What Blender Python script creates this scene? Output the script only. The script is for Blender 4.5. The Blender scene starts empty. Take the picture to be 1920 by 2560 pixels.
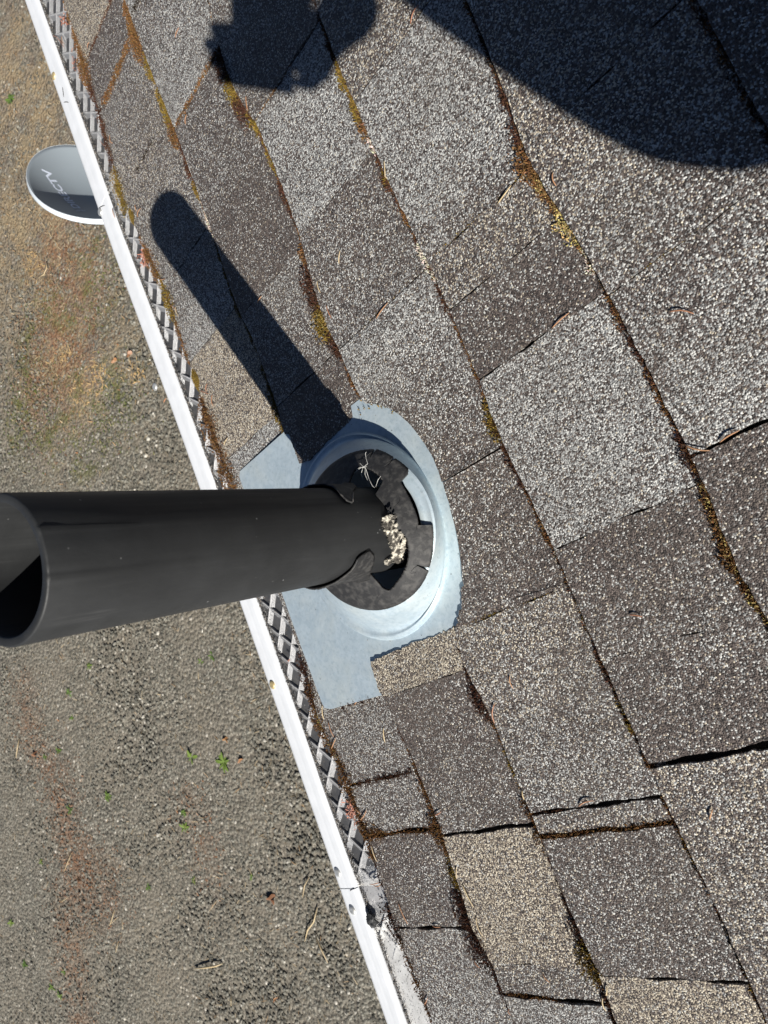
import bpy, math, random
import numpy as np
from mathutils import Vector, Matrix
from mathutils.geometry import delaunay_2d_cdt

rnd = random.Random(7)
S = bpy.context.scene
COL = S.collection

# ------------------------------------------------------------------ camera
ZC = 2.9                                            # lens height above the gravel yard
CAM = np.array([0.0, 0.0, ZC])
RWC = np.array([[0.7674150802885368, -0.3657181202497531, -0.5266159426628917],
                [-0.40879839960680564, -0.9118527794397441, 0.037528350708867744],
                [-0.4939210088917594, 0.18647993229567733, -0.8492745562103851]])
FPX = 1782.8947370366259
cd = bpy.data.cameras.new('camera'); cam = bpy.data.objects.new('camera', cd); COL.objects.link(cam)
m = Matrix.Identity(4)
for r in range(3):
    m[r][0] = RWC[0][r]; m[r][1] = -RWC[1][r]; m[r][2] = -RWC[2][r]; m[r][3] = CAM[r]
cam.matrix_world = m
cd.sensor_fit = 'VERTICAL'; cd.sensor_height = 36.0; cd.sensor_width = 27.0
cd.lens = FPX / 2560 * 36.0
cd.clip_start = 0.01; cd.clip_end = 500
cd.dof.use_dof = True; cd.dof.focus_distance = 0.74; cd.dof.aperture_fstop = cd.lens / 1.5
S.camera = cam

# ------------------------------------------------------------------ light
SUN_AZ, SUN_EL = math.radians(-72), math.radians(39.8)
sdir = np.array([math.cos(SUN_EL)*math.cos(SUN_AZ), math.cos(SUN_EL)*math.sin(SUN_AZ), math.sin(SUN_EL)])
W = bpy.data.worlds.new("World"); S.world = W; W.use_nodes = True
nt = W.node_tree; nt.nodes.clear()
wo = nt.nodes.new('ShaderNodeOutputWorld'); bg = nt.nodes.new('ShaderNodeBackground'); sky = nt.nodes.new('ShaderNodeTexSky')
sky.sky_type = 'NISHITA'; sky.sun_disc = False; sky.sun_elevation = SUN_EL
sky.sun_rotation = math.pi/2 - SUN_AZ; sky.air_density = 0.35; sky.dust_density = 0.0; sky.ozone_density = 1.5
bg.inputs['Strength'].default_value = 0.05
nt.links.new(sky.outputs[0], bg.inputs[0]); nt.links.new(bg.outputs[0], wo.inputs[0])
sl = bpy.data.lights.new('sun', 'SUN'); sl.energy = 5.0; sl.angle = math.radians(0.53); sl.color = (1.0, 0.955, 0.88)
sun = bpy.data.objects.new('sun', sl); COL.objects.link(sun)
sun.rotation_euler = Vector(tuple(sdir)).to_track_quat('Z', 'Y').to_euler()
sun.location = (3, -6, 8)
S.view_settings.view_transform = 'Standard'; S.view_settings.look = 'None'
S.view_settings.exposure = 0.68; S.view_settings.gamma = 1.0

# ------------------------------------------------------------------ frames
PIT = 0.26892947989500854
HR, VC = 0.5383143096823232, 0.7941481703758071
E = 0.143                                            # shingle exposure
EX = np.array([math.cos(PIT), 0, math.sin(PIT)]); EY = np.array([0, 1.0, 0]); EN = np.array([-math.sin(PIT), 0, math.cos(PIT)])
RO = CAM - EX*VC - EN*HR                             # roof origin: eave edge of the shingles
def rw(v, u, h=0.0): return RO + EX*v + EY*u + EN*h  # roof coordinates -> world
RM = Matrix(((EX[0], EY[0], EN[0], RO[0]), (EX[1], EY[1], EN[1], RO[1]), (EX[2], EY[2], EN[2], RO[2]), (0, 0, 0, 1)))
RB = np.column_stack([EX, EY, EN])
def ray(px, py):
    d = RWC.T @ np.array([(px-960)/FPX, (py-1280)/FPX, 1.0]); return d/np.linalg.norm(d)
def rp(px, py, h=0.0):                               # a measured point of the photo laid on the roof plane
    d = RB.T @ ray(px, py); t = (-HR+h)/d[2]; q = d*t
    return q[0]+VC, q[1]
def gp(px, py, z=0.0):                               # ... laid on the ground
    d = ray(px, py); return CAM + d*((z-ZC)/d[2])

# ------------------------------------------------------------------ helpers
def empty(name, mat=None, loc=None):
    o = bpy.data.objects.new(name, None); COL.objects.link(o); o.empty_display_size = 0.02
    if mat is not None: o.matrix_world = mat
    elif loc is not None: o.matrix_world = Matrix.Translation(Vector(tuple(loc)))
    return o
def tag(o, label=None, cat=None, group=None, kind=None):
    if label: o['label'] = label
    if cat: o['category'] = cat
    if group: o['group'] = group
    if kind: o['kind'] = kind
    return o
def mesh(name, V, F, mat, parent=None, frame=None, smooth=False, cols=None, origin=None, mats=None, fmi=None):
    """V in world coordinates; stored relative to the parent (or to frame/origin)."""
    V = np.asarray(V, float)
    if parent is not None: inv = np.array(parent.matrix_world.inverted())
    elif frame is not None: inv = np.array(frame.inverted())
    elif origin is not None: inv = np.array(Matrix.Translation(Vector(tuple(origin))).inverted())
    else: inv = np.eye(4)
    L = V @ inv[:3, :3].T + inv[:3, 3]
    me = bpy.data.meshes.new(name); me.from_pydata([tuple(p) for p in L], [], [tuple(int(i) for i in f) for f in F]); me.update()
    if smooth: me.polygons.foreach_set('use_smooth', [True]*len(me.polygons))
    if cols is not None:
        for an, arr in cols.items():
            a = me.color_attributes.new(an, 'FLOAT_COLOR', 'POINT')
            arr = np.asarray(arr, np.float32)
            if arr.shape[1] == 3: arr = np.hstack([arr, np.ones((len(arr), 1), np.float32)])
            a.data.foreach_set('color', arr.ravel())
    for mm in ([mat] if mats is None else mats): me.materials.append(mm)
    if fmi is not None: me.polygons.foreach_set('material_index', fmi)
    o = bpy.data.objects.new(name, me); COL.objects.link(o)
    if parent is not None: o.parent = parent
    elif frame is not None: o.matrix_world = frame
    elif origin is not None: o.location = tuple(origin)
    return o
def bpy_update(): bpy.context.view_layer.update()
def noise2(x, y, seed=0, f=1.0):
    s = 0.0
    for k in range(4):
        a = math.sin(seed*12.9+k*4.1)*3.0; b = math.cos(seed*7.7+k*2.3)*3.0
        s = s + np.sin((x*(1.0+a*.3)+y*b*.4)*f*(1.7**k)+seed*5+k)*np.cos((y*(1.1-a*.2)-x*b*.3)*f*(1.7**k)+seed*3-k)/(1.4**k)
    return s*0.45
def tube(P, R, n=6, caps=True):
    """tapered tube along points P (world), radii R"""
    P = [np.asarray(p, float) for p in P]; V = []; F = []
    ref = np.array([0.0, 0.0, 1.0])
    for i, p in enumerate(P):
        t = P[min(i+1, len(P)-1)] - P[max(i-1, 0)]; t = t/(np.linalg.norm(t)+1e-12)
        a = np.cross(t, ref)
        if np.linalg.norm(a) < 1e-3: a = np.cross(t, [1.0, 0, 0])
        a /= np.linalg.norm(a); b = np.cross(t, a)
        for k in range(n):
            w = 2*math.pi*k/n; V.append(p + (a*math.cos(w)+b*math.sin(w))*R[i])
    for i in range(len(P)-1):
        for k in range(n):
            F.append((i*n+k, i*n+(k+1) % n, (i+1)*n+(k+1) % n, (i+1)*n+k))
    if caps: F.append(tuple(range(n-1, -1, -1))); F.append(tuple(range((len(P)-1)*n, len(P)*n)))
    return V, F
def join(parts):
    V = []; F = []
    for v, f in parts:
        o = len(V); V += list(v); F += [tuple(i+o for i in g) for g in f]
    return V, F
def box(c, ax, ay, az):
    c, ax, ay, az = [np.asarray(q, float) for q in (c, ax, ay, az)]
    V = [c+sx*ax+sy*ay+sz*az for sx in (-1, 1) for sy in (-1, 1) for sz in (-1, 1)]
    return V, [(0, 1, 3, 2), (4, 6, 7, 5), (0, 4, 5, 1), (2, 3, 7, 6), (0, 2, 6, 4), (1, 5, 7, 3)]

# ------------------------------------------------------------------ materials
def mat(name):
    mt = bpy.data.materials.new(name); mt.use_nodes = True
    n = mt.node_tree; n.nodes.clear()
    out = n.nodes.new('ShaderNodeOutputMaterial'); b = n.nodes.new('ShaderNodeBsdfPrincipled')
    n.links.new(b.outputs[0], out.inputs[0])
    return mt, n, b
def N(n, t, **kw):
    x = n.nodes.new(t)
    for k, v in kw.items(): setattr(x, k, v)
    return x
def setin(node, **kw):
    for k, v in kw.items(): node.inputs[k.replace('_', ' ')].default_value = v
def vmath(n, op, a, b):
    x = N(n, 'ShaderNodeMath', operation=op)
    for i, q in enumerate((a, b)):
        if q is None: continue
        if isinstance(q, (int, float)): x.inputs[i].default_value = q
        else: n.links.new(q, x.inputs[i])
    return x.outputs[0]
def mixc(n, f, a, b, bt='MIX'):
    x = N(n, 'ShaderNodeMix', data_type='RGBA', blend_type=bt)
    for i, q in ((0, f), (6, a), (7, b)):
        if isinstance(q, (int, float)): x.inputs[i].default_value = q
        elif isinstance(q, tuple): x.inputs[i].default_value = q if len(q) == 4 else q+(1,)
        else: n.links.new(q, x.inputs[i])
    return x.outputs[2]
def ramp(n, fac, stops, interp='LINEAR'):
    r = N(n, 'ShaderNodeValToRGB'); r.color_ramp.interpolation = interp
    el = r.color_ramp.elements
    while len(el) < len(stops): el.new(0.5)
    for e, (p, c) in zip(el, stops): e.position = p; e.color = c if len(c) == 4 else tuple(c)+(1,)
    if fac is not None: n.links.new(fac, r.inputs[0])
    return r.outputs[0]
def coords(n, scale=None):
    t = N(n, 'ShaderNodeTexCoord')
    return t.outputs['Object']
def noise(n, co, scale, detail=3, rough=0.5, out='Fac'):
    x = N(n, 'ShaderNodeTexNoise'); n.links.new(co, x.inputs['Vector']); setin(x, Scale=scale, Detail=detail, Roughness=rough)
    return x.outputs[out]
def voro(n, co, scale, feature='F1', out='Distance', rnd_=1.0):
    x = N(n, 'ShaderNodeTexVoronoi', feature=feature); n.links.new(co, x.inputs['Vector']); setin(x, Scale=scale, Randomness=rnd_)
    return x.outputs[out]
def bump(n, b, h, strength, dist, prev=None):
    x = N(n, 'ShaderNodeBump'); n.links.new(h, x.inputs['Height']); setin(x, Strength=strength, Distance=dist)
    if prev is not None: n.links.new(prev, x.inputs['Normal'])
    if b is not None: n.links.new(x.outputs[0], b.inputs['Normal'])
    return x.outputs[0]
def sep(n, c):
    x = N(n, 'ShaderNodeSeparateColor'); n.links.new(c, x.inputs[0]); return x.outputs

def granule_material():
    mt, n, b = mat('asphalt_granules')
    co = coords(n)
    warp = noise(n, co, 900, 2, .5, 'Color')
    vm = N(n, 'ShaderNodeMix', data_type='VECTOR'); vm.inputs[0].default_value = 0.0006
    n.links.new(co, vm.inputs[4]); n.links.new(warp, vm.inputs[5])
    g = N(n, 'ShaderNodeTexVoronoi', feature='F1'); n.links.new(vm.outputs[1], g.inputs['Vector']); setin(g, Scale=760, Randomness=1.0)
    gc = sep(n, g.outputs['Color'])
    at = N(n, 'ShaderNodeAttribute', attribute_name='blend'); A = sep(n, at.outputs['Color'])
    # share of light granules = attribute + patchiness
    patch = noise(n, co, 28, 4, .6)
    fine = noise(n, co, 130, 2, .5)
    share = vmath(n, 'ADD', A[0], vmath(n, 'MULTIPLY', vmath(n, 'SUBTRACT', patch, .5), .26))
    share = vmath(n, 'ADD', share, vmath(n, 'MULTIPLY', vmath(n, 'SUBTRACT', fine, .5), .22))
    islight = vmath(n, 'LESS_THAN', gc[0], share)
    dark = ramp(n, gc[1], [(0, (.020, .017, .016)), (.35, (.052, .042, .038)), (.65, (.092, .073, .065)), (1, (.15, .124, .110))])
    lgrey = ramp(n, gc[1], [(0, (.16, .16, .158)), (.5, (.31, .315, .31)), (1, (.64, .64, .61))])
    ltan = ramp(n, gc[1], [(0, (.22, .18, .135)), (.5, (.40, .345, .265)), (1, (.66, .60, .48))])
    tansel = vmath(n, 'LESS_THAN', gc[2], A[1])
    light = mixc(n, tansel, lgrey, ltan)
    c = mixc(n, islight, dark, light)
    # slow grime, warm
    gr = noise(n, co, 7, 5, .65)
    c = mixc(n, vmath(n, 'MULTIPLY', ramp(n, gr, [(.42, (0, 0, 0)), (.75, (1, 1, 1))]), .35), c, (.10, .085, .07))
    n.links.new(c, b.inputs['Base Color'])
    setin(b, Roughness=.62); b.inputs['Specular IOR Level'].default_value = .38
    h = vmath(n, 'SUBTRACT', 1.0, vmath(n, 'MULTIPLY', g.outputs['Distance'], 1.0))
    h = vmath(n, 'ADD', h, vmath(n, 'MULTIPLY', gc[2], .9))
    n1 = bump(n, None, h, .9, .0009)
    bump(n, b, patch, .35, .004, n1)
    return mt
M_GRAN = granule_material()

def simple(name, col, rough=.6, metal=0.0, nscale=None, ncol=None, nfac=.5, bumps=None, spec=.5, ncontrast=(.35, .65)):
    mt, n, b = mat(name); co = coords(n)
    c = None
    if nscale:
        f = ramp(n, noise(n, co, nscale, 5, .6), [(ncontrast[0], (0, 0, 0)), (ncontrast[1], (1, 1, 1))])
        c = mixc(n, vmath(n, 'MULTIPLY', f, nfac), tuple(col), tuple(ncol)); n.links.new(c, b.inputs['Base Color'])
    else: b.inputs['Base Color'].default_value = tuple(col)+(1,)
    setin(b, Roughness=rough, Metallic=metal); b.inputs['Specular IOR Level'].default_value = spec
    if bumps: bump(n, b, noise(n, co, bumps[0], 4, .6), bumps[1], bumps[2])
    return mt

# galvanised sheet
def galv():
    mt, n, b = mat('galvanised_steel'); co = coords(n)
    sp = N(n, 'ShaderNodeTexVoronoi'); n.links.new(co, sp.inputs['Vector']); setin(sp, Scale=260)
    s = sep(n, sp.outputs['Color'])
    nz = noise(n, co, 60, 5, .65); big = noise(n, co, 14, 4, .6)
    c = mixc(n, nz, (.32, .41, .47), (.50, .59, .65))
    c = mixc(n, vmath(n, 'MULTIPLY', s[0], .22), c, (.66, .72, .76))
    c = mixc(n, ramp(n, big, [(.45, (0, 0, 0)), (.68, (.5, .5, .5))]), c, (.56, .60, .57))
    mot = noise(n, co, 190, 3, .7); c = mixc(n, ramp(n, mot, [(.52, (0, 0, 0)), (.64, (.38, .38, .38))]), c, (.30, .38, .43))
    dt = voro(n, co, 75); c = mixc(n, ramp(n, dt, [(0, (.7, .7, .7)), (.035, (.6, .6, .6)), (.06, (0, 0, 0))]), c, (.16, .15, .13))
    n.links.new(c, b.inputs['Base Color']); setin(b, Metallic=.45)
    n.links.new(ramp(n, nz, [(0, (.48, .48, .48)), (1, (.66, .66, .66))]), b.inputs['Roughness'])
    n1 = bump(n, None, noise(n, co, 900, 2, .5), .25, .0004); bump(n, b, big, .15, .003, n1)
    return mt
M_GALV = galv()
def abs_mat(name, col, rough):
    mt, n, b = mat(name); co = coords(n)
    dots = voro(n, co, 95); dc = ramp(n, dots, [(0.0, (1, 1, 1)), (.045, (.6, .6, .6)), (.085, (0, 0, 0))])
    gate = ramp(n, noise(n, co, 22, 2), [(.52, (0, 0, 0)), (.60, (1, 1, 1))])
    sc = vmath(n, 'MULTIPLY', dc, gate)
    mp = N(n, 'ShaderNodeMapping'); n.links.new(co, mp.inputs[0]); mp.inputs['Scale'].default_value = (1, 1, .05)
    streak = noise(n, mp.outputs[0], 160, 3, .6)
    dust = noise(n, co, 18, 6, .7)
    c = mixc(n, ramp(n, dust, [(.4, (0, 0, 0)), (.8, (.5, .5, .5))]), tuple(col), tuple(min(1, q*1.9+.01) for q in col))
    c = mixc(n, vmath(n, 'MULTIPLY', sc, .8), c, (.35, .36, .36))
    scr = ramp(n, streak, [(.60, (0, 0, 0)), (.72, (1, 1, 1))]); scg = ramp(n, noise(n, co, 9, 3), [(.50, (0, 0, 0)), (.70, (1, 1, 1))])
    c = mixc(n, vmath(n, 'MULTIPLY', vmath(n, 'MULTIPLY', scr, scg), .35), c, (.10, .10, .10))
    n.links.new(c, b.inputs['Base Color'])
    n.links.new(ramp(n, streak, [(.3, (rough-.06,)*3), (.7, (rough+.1,)*3)]), b.inputs['Roughness'])
    b.inputs['Specular IOR Level'].default_value = .45
    n1 = bump(n, None, streak, .12, .0004); bump(n, b, noise(n, co, 420, 3), .10, .0004, n1)
    return mt
M_ABS = abs_mat('black_abs_plastic', (.014, .015, .016), .60)
M_RUB = simple('weathered_rubber', (.021, .021, .022), .62, 0, 150, (.070, .068, .065), .8, (700, .35, .0008), .35, (.46, .68))
M_RUBEDGE = simple('rubber_light_rim', (.16, .15, .14), .8)
M_WHITE = simple('white_painted_aluminium', (.70, .72, .75), .45, 0, 45, (.52, .54, .56), .30, (30, .05, .002), .5)
M_SCREW = simple('zinc_screw', (.62, .63, .62), .4, .6, 400, (.3, .28, .24), .5)
M_SCREWG = simple('yellowed_screw', (.62, .50, .26), .45, .5, 400, (.35, .25, .12), .5)
M_BLACK = simple('black_sealant', (.010, .011, .012), .6, 0, 200, (.03, .03, .03), .5, (400, .4, .001))
M_WOOD = simple('weathered_plywood', (.10, .075, .05), .85, 0, 30, (.05, .04, .03), .7)
M_FASCIA = simple('painted_fascia', (.62, .62, .60), .6, 0, 8, (.5, .5, .48), .4)
M_WALL = simple('painted_siding', (.45, .43, .38), .75, 0, 6, (.38, .36, .32), .5, (40, .2, .004))
def attr_mat(name, rough=.9, spec=.2, sub=0.0, attr='tint'):
    mt, n, b = mat(name); at = N(n, 'ShaderNodeAttribute', attribute_name=attr)
    n.links.new(at.outputs['Color'], b.inputs['Base Color']); setin(b, Roughness=rough); b.inputs['Specular IOR Level'].default_value = spec
    return mt
M_MOSS = attr_mat('moss')
M_DEBRIS = attr_mat('loose_granules', .7, .4)
def needle_mat(name, c1, c2):
    mt, n, b = mat(name); co = coords(n)
    oi = N(n, 'ShaderNodeObjectInfo')
    c = mixc(n, oi.outputs['Random'], tuple(c1), tuple(c2)); c = mixc(n, vmath(n, 'MULTIPLY', noise(n, co, 300, 2), .35), c, (.10, .05, .03))
    n.links.new(c, b.inputs['Base Color']); setin(b, Roughness=.5); return mt
M_NEEDLE = needle_mat('dry_needle', (.36, .16, .09), (.46, .27, .14))
M_STRAW = needle_mat('dry_straw', (.60, .48, .28), (.46, .36, .22))
M_LEAFB = needle_mat('dry_leaf', (.36, .19, .08), (.22, .10, .05))
M_WEED = needle_mat('weed_leaf', (.07, .15, .025), (.14, .22, .04))
M_WEB = simple('cobweb', (.75, .75, .72), .6)
M_FIBRE = simple('insulation_fibre', (.62, .58, .49), .9, 0, 170, (.05, .045, .04), .97, (600, .9, .0012), .2, (.40, .54))

def guard_mat(name, dark, lite, metal=.45, rough=.42):
    mt, n, b = mat(name); co = coords(n)
    br = N(n, 'ShaderNodeTexNoise'); n.links.new(co, br.inputs['Vector']); setin(br, Scale=1500, Detail=1)
    grime = ramp(n, noise(n, co, 60, 5, .7), [(.35, (0, 0, 0)), (.7, (1, 1, 1))])
    c = mixc(n, br.outputs['Fac'], tuple(dark), tuple(lite)); c = mixc(n, vmath(n, 'MULTIPLY', grime, .4), c, (.20, .19, .18))
    specks = voro(n, co, 420); c = mixc(n, ramp(n, specks, [(0, (.8, .8, .8)), (.10, (.8, .8, .8)), (.13, (0, 0, 0))]), c, (.05, .05, .05))
    n.links.new(c, b.inputs['Base Color']); setin(b, Metallic=metal, Roughness=rough)
    mp = N(n, 'ShaderNodeMapping'); n.links.new(co, mp.inputs[0])
    w = N(n, 'ShaderNodeTexWave'); n.links.new(mp.outputs[0], w.inputs['Vector']); setin(w, Scale=230.0, Distortion=1.0)
    mp.inputs['Rotation'].default_value = (0, 0, math.radians(41))
    n1 = bump(n, None, w.outputs['Fac'], .5, .0006); bump(n, b, br.outputs['Fac'], .4, .0006, n1)
    return mt
M_GUARD = guard_mat('guard_mesh', (.20, .205, .215), (.42, .425, .435))
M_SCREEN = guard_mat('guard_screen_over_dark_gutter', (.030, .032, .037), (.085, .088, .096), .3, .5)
M_GUARD_GLARE = guard_mat('glare_guard_mesh', (.40, .40, .40), (.95, .95, .93), .15, .5)  # sun glare on the mesh, put into a brighter base colour
M_RIDGE = guard_mat('pale_guard_ridge', (.32, .32, .33), (.60, .60, .60), .25, .45)  # lighter tone along the embossed ridges

def ground_mat():
    mt, n, b = mat('gravel_yard'); co = coords(n)
    wv = noise(n, co, 30, 2, .5, 'Color')
    vm = N(n, 'ShaderNodeMix', data_type='VECTOR'); vm.inputs[0].default_value = .012
    n.links.new(co, vm.inputs[4]); n.links.new(wv, vm.inputs[5])
    g = N(n, 'ShaderNodeTexVoronoi'); n.links.new(vm.outputs[1], g.inputs['Vector']); setin(g, Scale=46)
    g2 = N(n, 'ShaderNodeTexVoronoi'); n.links.new(vm.outputs[1], g2.inputs['Vector']); setin(g2, Scale=120)
    gc = sep(n, g.outputs['Color']); gc2 = sep(n, g2.outputs['Color'])
    stone = ramp(n, gc[0], [(0, (.058, .056, .046)), (.4, (.10, .096, .078)), (.8, (.165, .158, .132)), (.965, (.24, .23, .195)), (1, (.55, .52, .46))])
    fines = ramp(n, gc2[1], [(0, (.055, .05, .042)), (.6, (.15, .135, .11)), (1, (.30, .28, .235))])
    isf = ramp(n, g.outputs['Distance'], [(.42, (0, 0, 0)), (.56, (1, 1, 1))])
    c = mixc(n, isf, stone, fines)
    dirt = noise(n, co, 1.1, 6, .65)
    c = mixc(n, ramp(n, dirt, [(.40, (0, 0, 0)), (.66, (.55, .55, .55))]), c, mixc(n, noise(n, co, 55, 4, .7), (.12, .105, .085), (.27, .235, .18)))
    at = N(n, 'ShaderNodeAttribute', attribute_name='litter'); A = sep(n, at.outputs['Color'])
    br = ramp(n, noise(n, co, 9, 6, .72), [(.40, (0, 0, 0)), (.60, (1, 1, 1))])
    gr = ramp(n, noise(n, co, 5.3, 5, .7), [(.50, (0, 0, 0)), (.62, (1, 1, 1))])
    tn = ramp(n, noise(n, co, 3.3, 6, .72), [(.42, (0, 0, 0)), (.58, (1, 1, 1))])
    fin = noise(n, co, 95, 3, .7)
    c = mixc(n, vmath(n, 'MULTIPLY', tn, A[2]), c, mixc(n, fin, (.13, .10, .06), (.42, .33, .20)))
    c = mixc(n, vmath(n, 'MULTIPLY', br, A[0]), c, mixc(n, fin, (.07, .035, .018), (.28, .14, .075)))
    c = mixc(n, vmath(n, 'MULTIPLY', gr, A[1]), c, mixc(n, fin, (.045, .05, .015), (.15, .15, .045)))
    n.links.new(c, b.inputs['Base Color']); setin(b, Roughness=.85); b.inputs['Specular IOR Level'].default_value = .3
    h = vmath(n, 'ADD', vmath(n, 'SUBTRACT', 1.0, g.outputs['Distance']), vmath(n, 'MULTIPLY', gc[1], .6))
    n1 = bump(n, None, h, .9, .011); bump(n, b, noise(n, co, 90, 3, .6), .5, .006, n1)
    return mt
M_GROUND = ground_mat()

# ------------------------------------------------------------------ ground
def gline(P): return [gp(*p)[:2] for p in P]
streak1 = gline([(60, 1720), (75, 1850), (160, 1960), (160, 2060), (190, 2150), (170, 2280), (180, 2400), (200, 2560)])
streak1b = gline([(200, 2150), (260, 2200), (240, 2260)])
streak2 = gline([(470, 2000), (510, 2100), (525, 2200)])
brown_up = gline([(150, 640), (190, 700), (160, 780), (130, 850), (180, 870), (150, 960), (100, 980)])
tan_up = gline([(60, 200), (90, 330), (60, 620), (20, 560), (110, 560), (130, 640), (130, 780), (150, 900), (230, 920)])
green_up = gline([(235, 640), (245, 760), (100, 770), (50, 1000), (110, 1010), (300, 980), (290, 1030), (220, 1130), (80, 1050), (20, 1090)])
def dist_poly(X, Y, P):
    d = np.full(X.shape, 1e9)
    for a, c in zip(P[:-1], P[1:]):
        ab = c-a; t = np.clip(((X-a[0])*ab[0]+(Y-a[1])*ab[1])/(ab@ab+1e-9), 0, 1)
        d = np.minimum(d, np.hypot(X-a[0]-t*ab[0], Y-a[1]-t*ab[1]))
    return d
gx = np.concatenate([[-200, -60, -20], np.arange(-9.5, 0.5, .06), [5, 40, 200]])
gy = np.concatenate([[-200, -60, -12], np.arange(-3, 7.5, .06), [12, 60, 200]])
X, Y = np.meshgrid(gx, gy, indexing='ij')
inner = (X > -9.6) & (X < .5) & (Y > -3.1) & (Y < 7.6)
Z = np.where(inner, noise2(X, Y, 3, 2.3)*.010, 0)
V = np.column_stack([X.ravel(), Y.ravel(), Z.ravel()]); ny = len(gy)
F = [(i*ny+j, (i+1)*ny+j, (i+1)*ny+j+1, i*ny+j+1) for i in range(len(gx)-1) for j in range(ny-1)]
g1 = np.exp(-(dist_poly(X, Y, streak1)/.13)**2)*.50 + np.exp(-(dist_poly(X, Y, streak1b)/.2)**2)*.35 + np.exp(-(dist_poly(X, Y, streak2)/.12)**2)*.22
g1 += np.exp(-(dist_poly(X, Y, brown_up)/.28)**2)*.8
g2 = np.exp(-(dist_poly(X, Y, green_up)/.22)**2)*.85
up = 1/(1+np.exp(-(Y-3.0)*2.2))
g3 = np.exp(-(dist_poly(X, Y, tan_up)/.45)**2)*.62 + up*.28
g1 += up*.18
cols = np.clip(np.column_stack([g1.ravel(), g2.ravel(), g3.ravel()]), 0, 1)
ground = mesh('ground', V, F, M_GROUND, smooth=True, cols={'litter': cols}); tag(ground, 'grey gravel yard far below the eave', 'ground', kind='structure')

# ------------------------------------------------------------------ measured seams and joints of the shingle roof
SEAM = {0: [(1.139, .008), (.993, 0), (.903, -.009), (.781, -.026), (.614, 0), (.551, -.004), (.414, -.008), (.04, .006), (-.054, -.007), (-.101, .01), (-.193, .009), (-.31, -.001), (-.419, .006)],
1: [(.98, .147), (.899, .146), (.817, .147), (.746, .15), (.651, .147), (.577, .145), (.478, .139), (.423, .147), (.304, .143), (-.036, .138), (-.103, .143), (-.175, .147), (-.253, .141), (-.306, .135), (-.33, .144), (-.403, .147)],
2: [(.807, .298), (.76, .285), (.687, .279), (.628, .292), (.555, .293), (.473, .29), (.372, .273), (.324, .282), (.258, .287), (0, .285), (-.032, .279), (-.092, .283), (-.19, .284), (-.271, .282), (-.351, .287), (-.387, .282)],
3: [(.649, .437), (.576, .43), (.413, .429), (.31, .433), (.208, .432), (.157, .426), (.085, .429), (.035, .431), (-.065, .429), (-.21, .43), (-.285, .434), (-.344, .433)],
4: [(.49, .577), (.397, .571), (.33, .563), (.247, .571), (.134, .575), (.028, .574), (-.034, .568), (-.073, .572)]}
def seam_v(k, u):
    if k not in SEAM: return k*E + .002*math.sin(u*9+k*2)
    P = sorted(SEAM[k]); us = [p[0] for p in P]; vs = [p[1] for p in P]
    f = np.interp(u, us, vs)
    return float(f)
# tabs: (u_top, u_bottom, (light, tan) at top end, (light, tan) at bottom end, joint width at the bottom end in mm)
L, MD, MB, B, T, TM = (.58, .03), (.37, .10), (.26, .14), (.16, .18), (.54, .85), (.38, .42)
TABS = {
0: [(1.30, 1.013, T, T, 2.0), (1.013, .931, B, MB, 5.0), (.931, .787, MD, TM, 2.0), (.787, .606, TM, MD, 1.2), (.606, .487, MD, L, 1.5), (.487, .329, T, T, 1.6), (.329, .172, L, MD, .6), (.172, -.13, MD, MD, 3.5), (-.13, -.194, MD, MD, 6.0), (-.194, -.305, B, MB, 3.6), (-.305, -.50, MD, L, 2)],
1: [(1.18, .947, MD, L, 3.0), (.947, .754, MD, L, 5.5), (.754, .60, MB, MB, .0), (.60, .465, B, B, .5), (.465, .332, MD, MB, 1.6), (.332, .2551, B, B, 0), (.0020, -.041, T, T, .4), (-.041, -.202, B, MB, 3.2), (-.202, -.337, T, T, .4), (-.337, -.37, TM, MD, 4.5), (-.37, -.55, L, MD, 2)],
2: [(.95, .80, MD, MD, 2), (.80, .631, MD, MB, 2.8), (.631, .47, L, L, 1.4), (.47, .328, MB, MD, 2.2), (.328, .139, L, MB, 1.5), (.139, -.001, MB, B, .8), (-.001, -.19, TM, MD, 4.0), (-.19, -.212, MD, TM, 6.0), (-.212, -.341, MB, MB, .4), (-.341, -.56, T, T, 2)],
3: [(.80, .524, MD, TM, 2.0), (.524, .40, L, L, 0), (.40, .328, L, MD, .8), (.328, .276, TM, TM, 1.6), (.276, .202, MB, B, 2.6), (.202, .032, L, L, .5), (.032, -.07, B, MB, 0), (-.07, -.163, MB, B, 5.0), (-.163, -.36, TM, TM, .5), (-.36, -.60, MB, B, 2)],
4: [(.60, .34, MD, TM, 0), (.34, .195, TM, MD, .8), (.195, .053, MD, L, 4.0), (.053, -.16, B, MB, 2), (-.16, -.40, MD, TM, 1), (-.40, -.62, B, MB, 2)],
5: [(.70, .36, MD, MB, 2), (.36, .10, MB, MD, 1), (.10, -.2, L, MD, 2), (-.2, -.5, MD, TM, 2)]}
pal = [L, MD, MB, B, T, MD]
for k in range(0, 12):
    TABS.setdefault(k, [(.7, .3, MD, MB, 2), (.3, -.1, L, MD, 2), (-.1, -.5, MB, TM, 2)])
    top = max(t[0] for t in TABS[k]); bot = min(t[1] for t in TABS[k])
    r2 = random.Random(k)
    while top < 2.4:
        w = r2.uniform(.12, .3); c = r2.choice(pal); TABS[k].insert(0, (top+w, top, c, c, 2)); top += w
    while bot > -1.7:
        w = r2.uniform(.12, .3); c = r2.choice(pal); TABS[k].append((bot, bot-w, c, c, 2)); bot -= w

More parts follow.
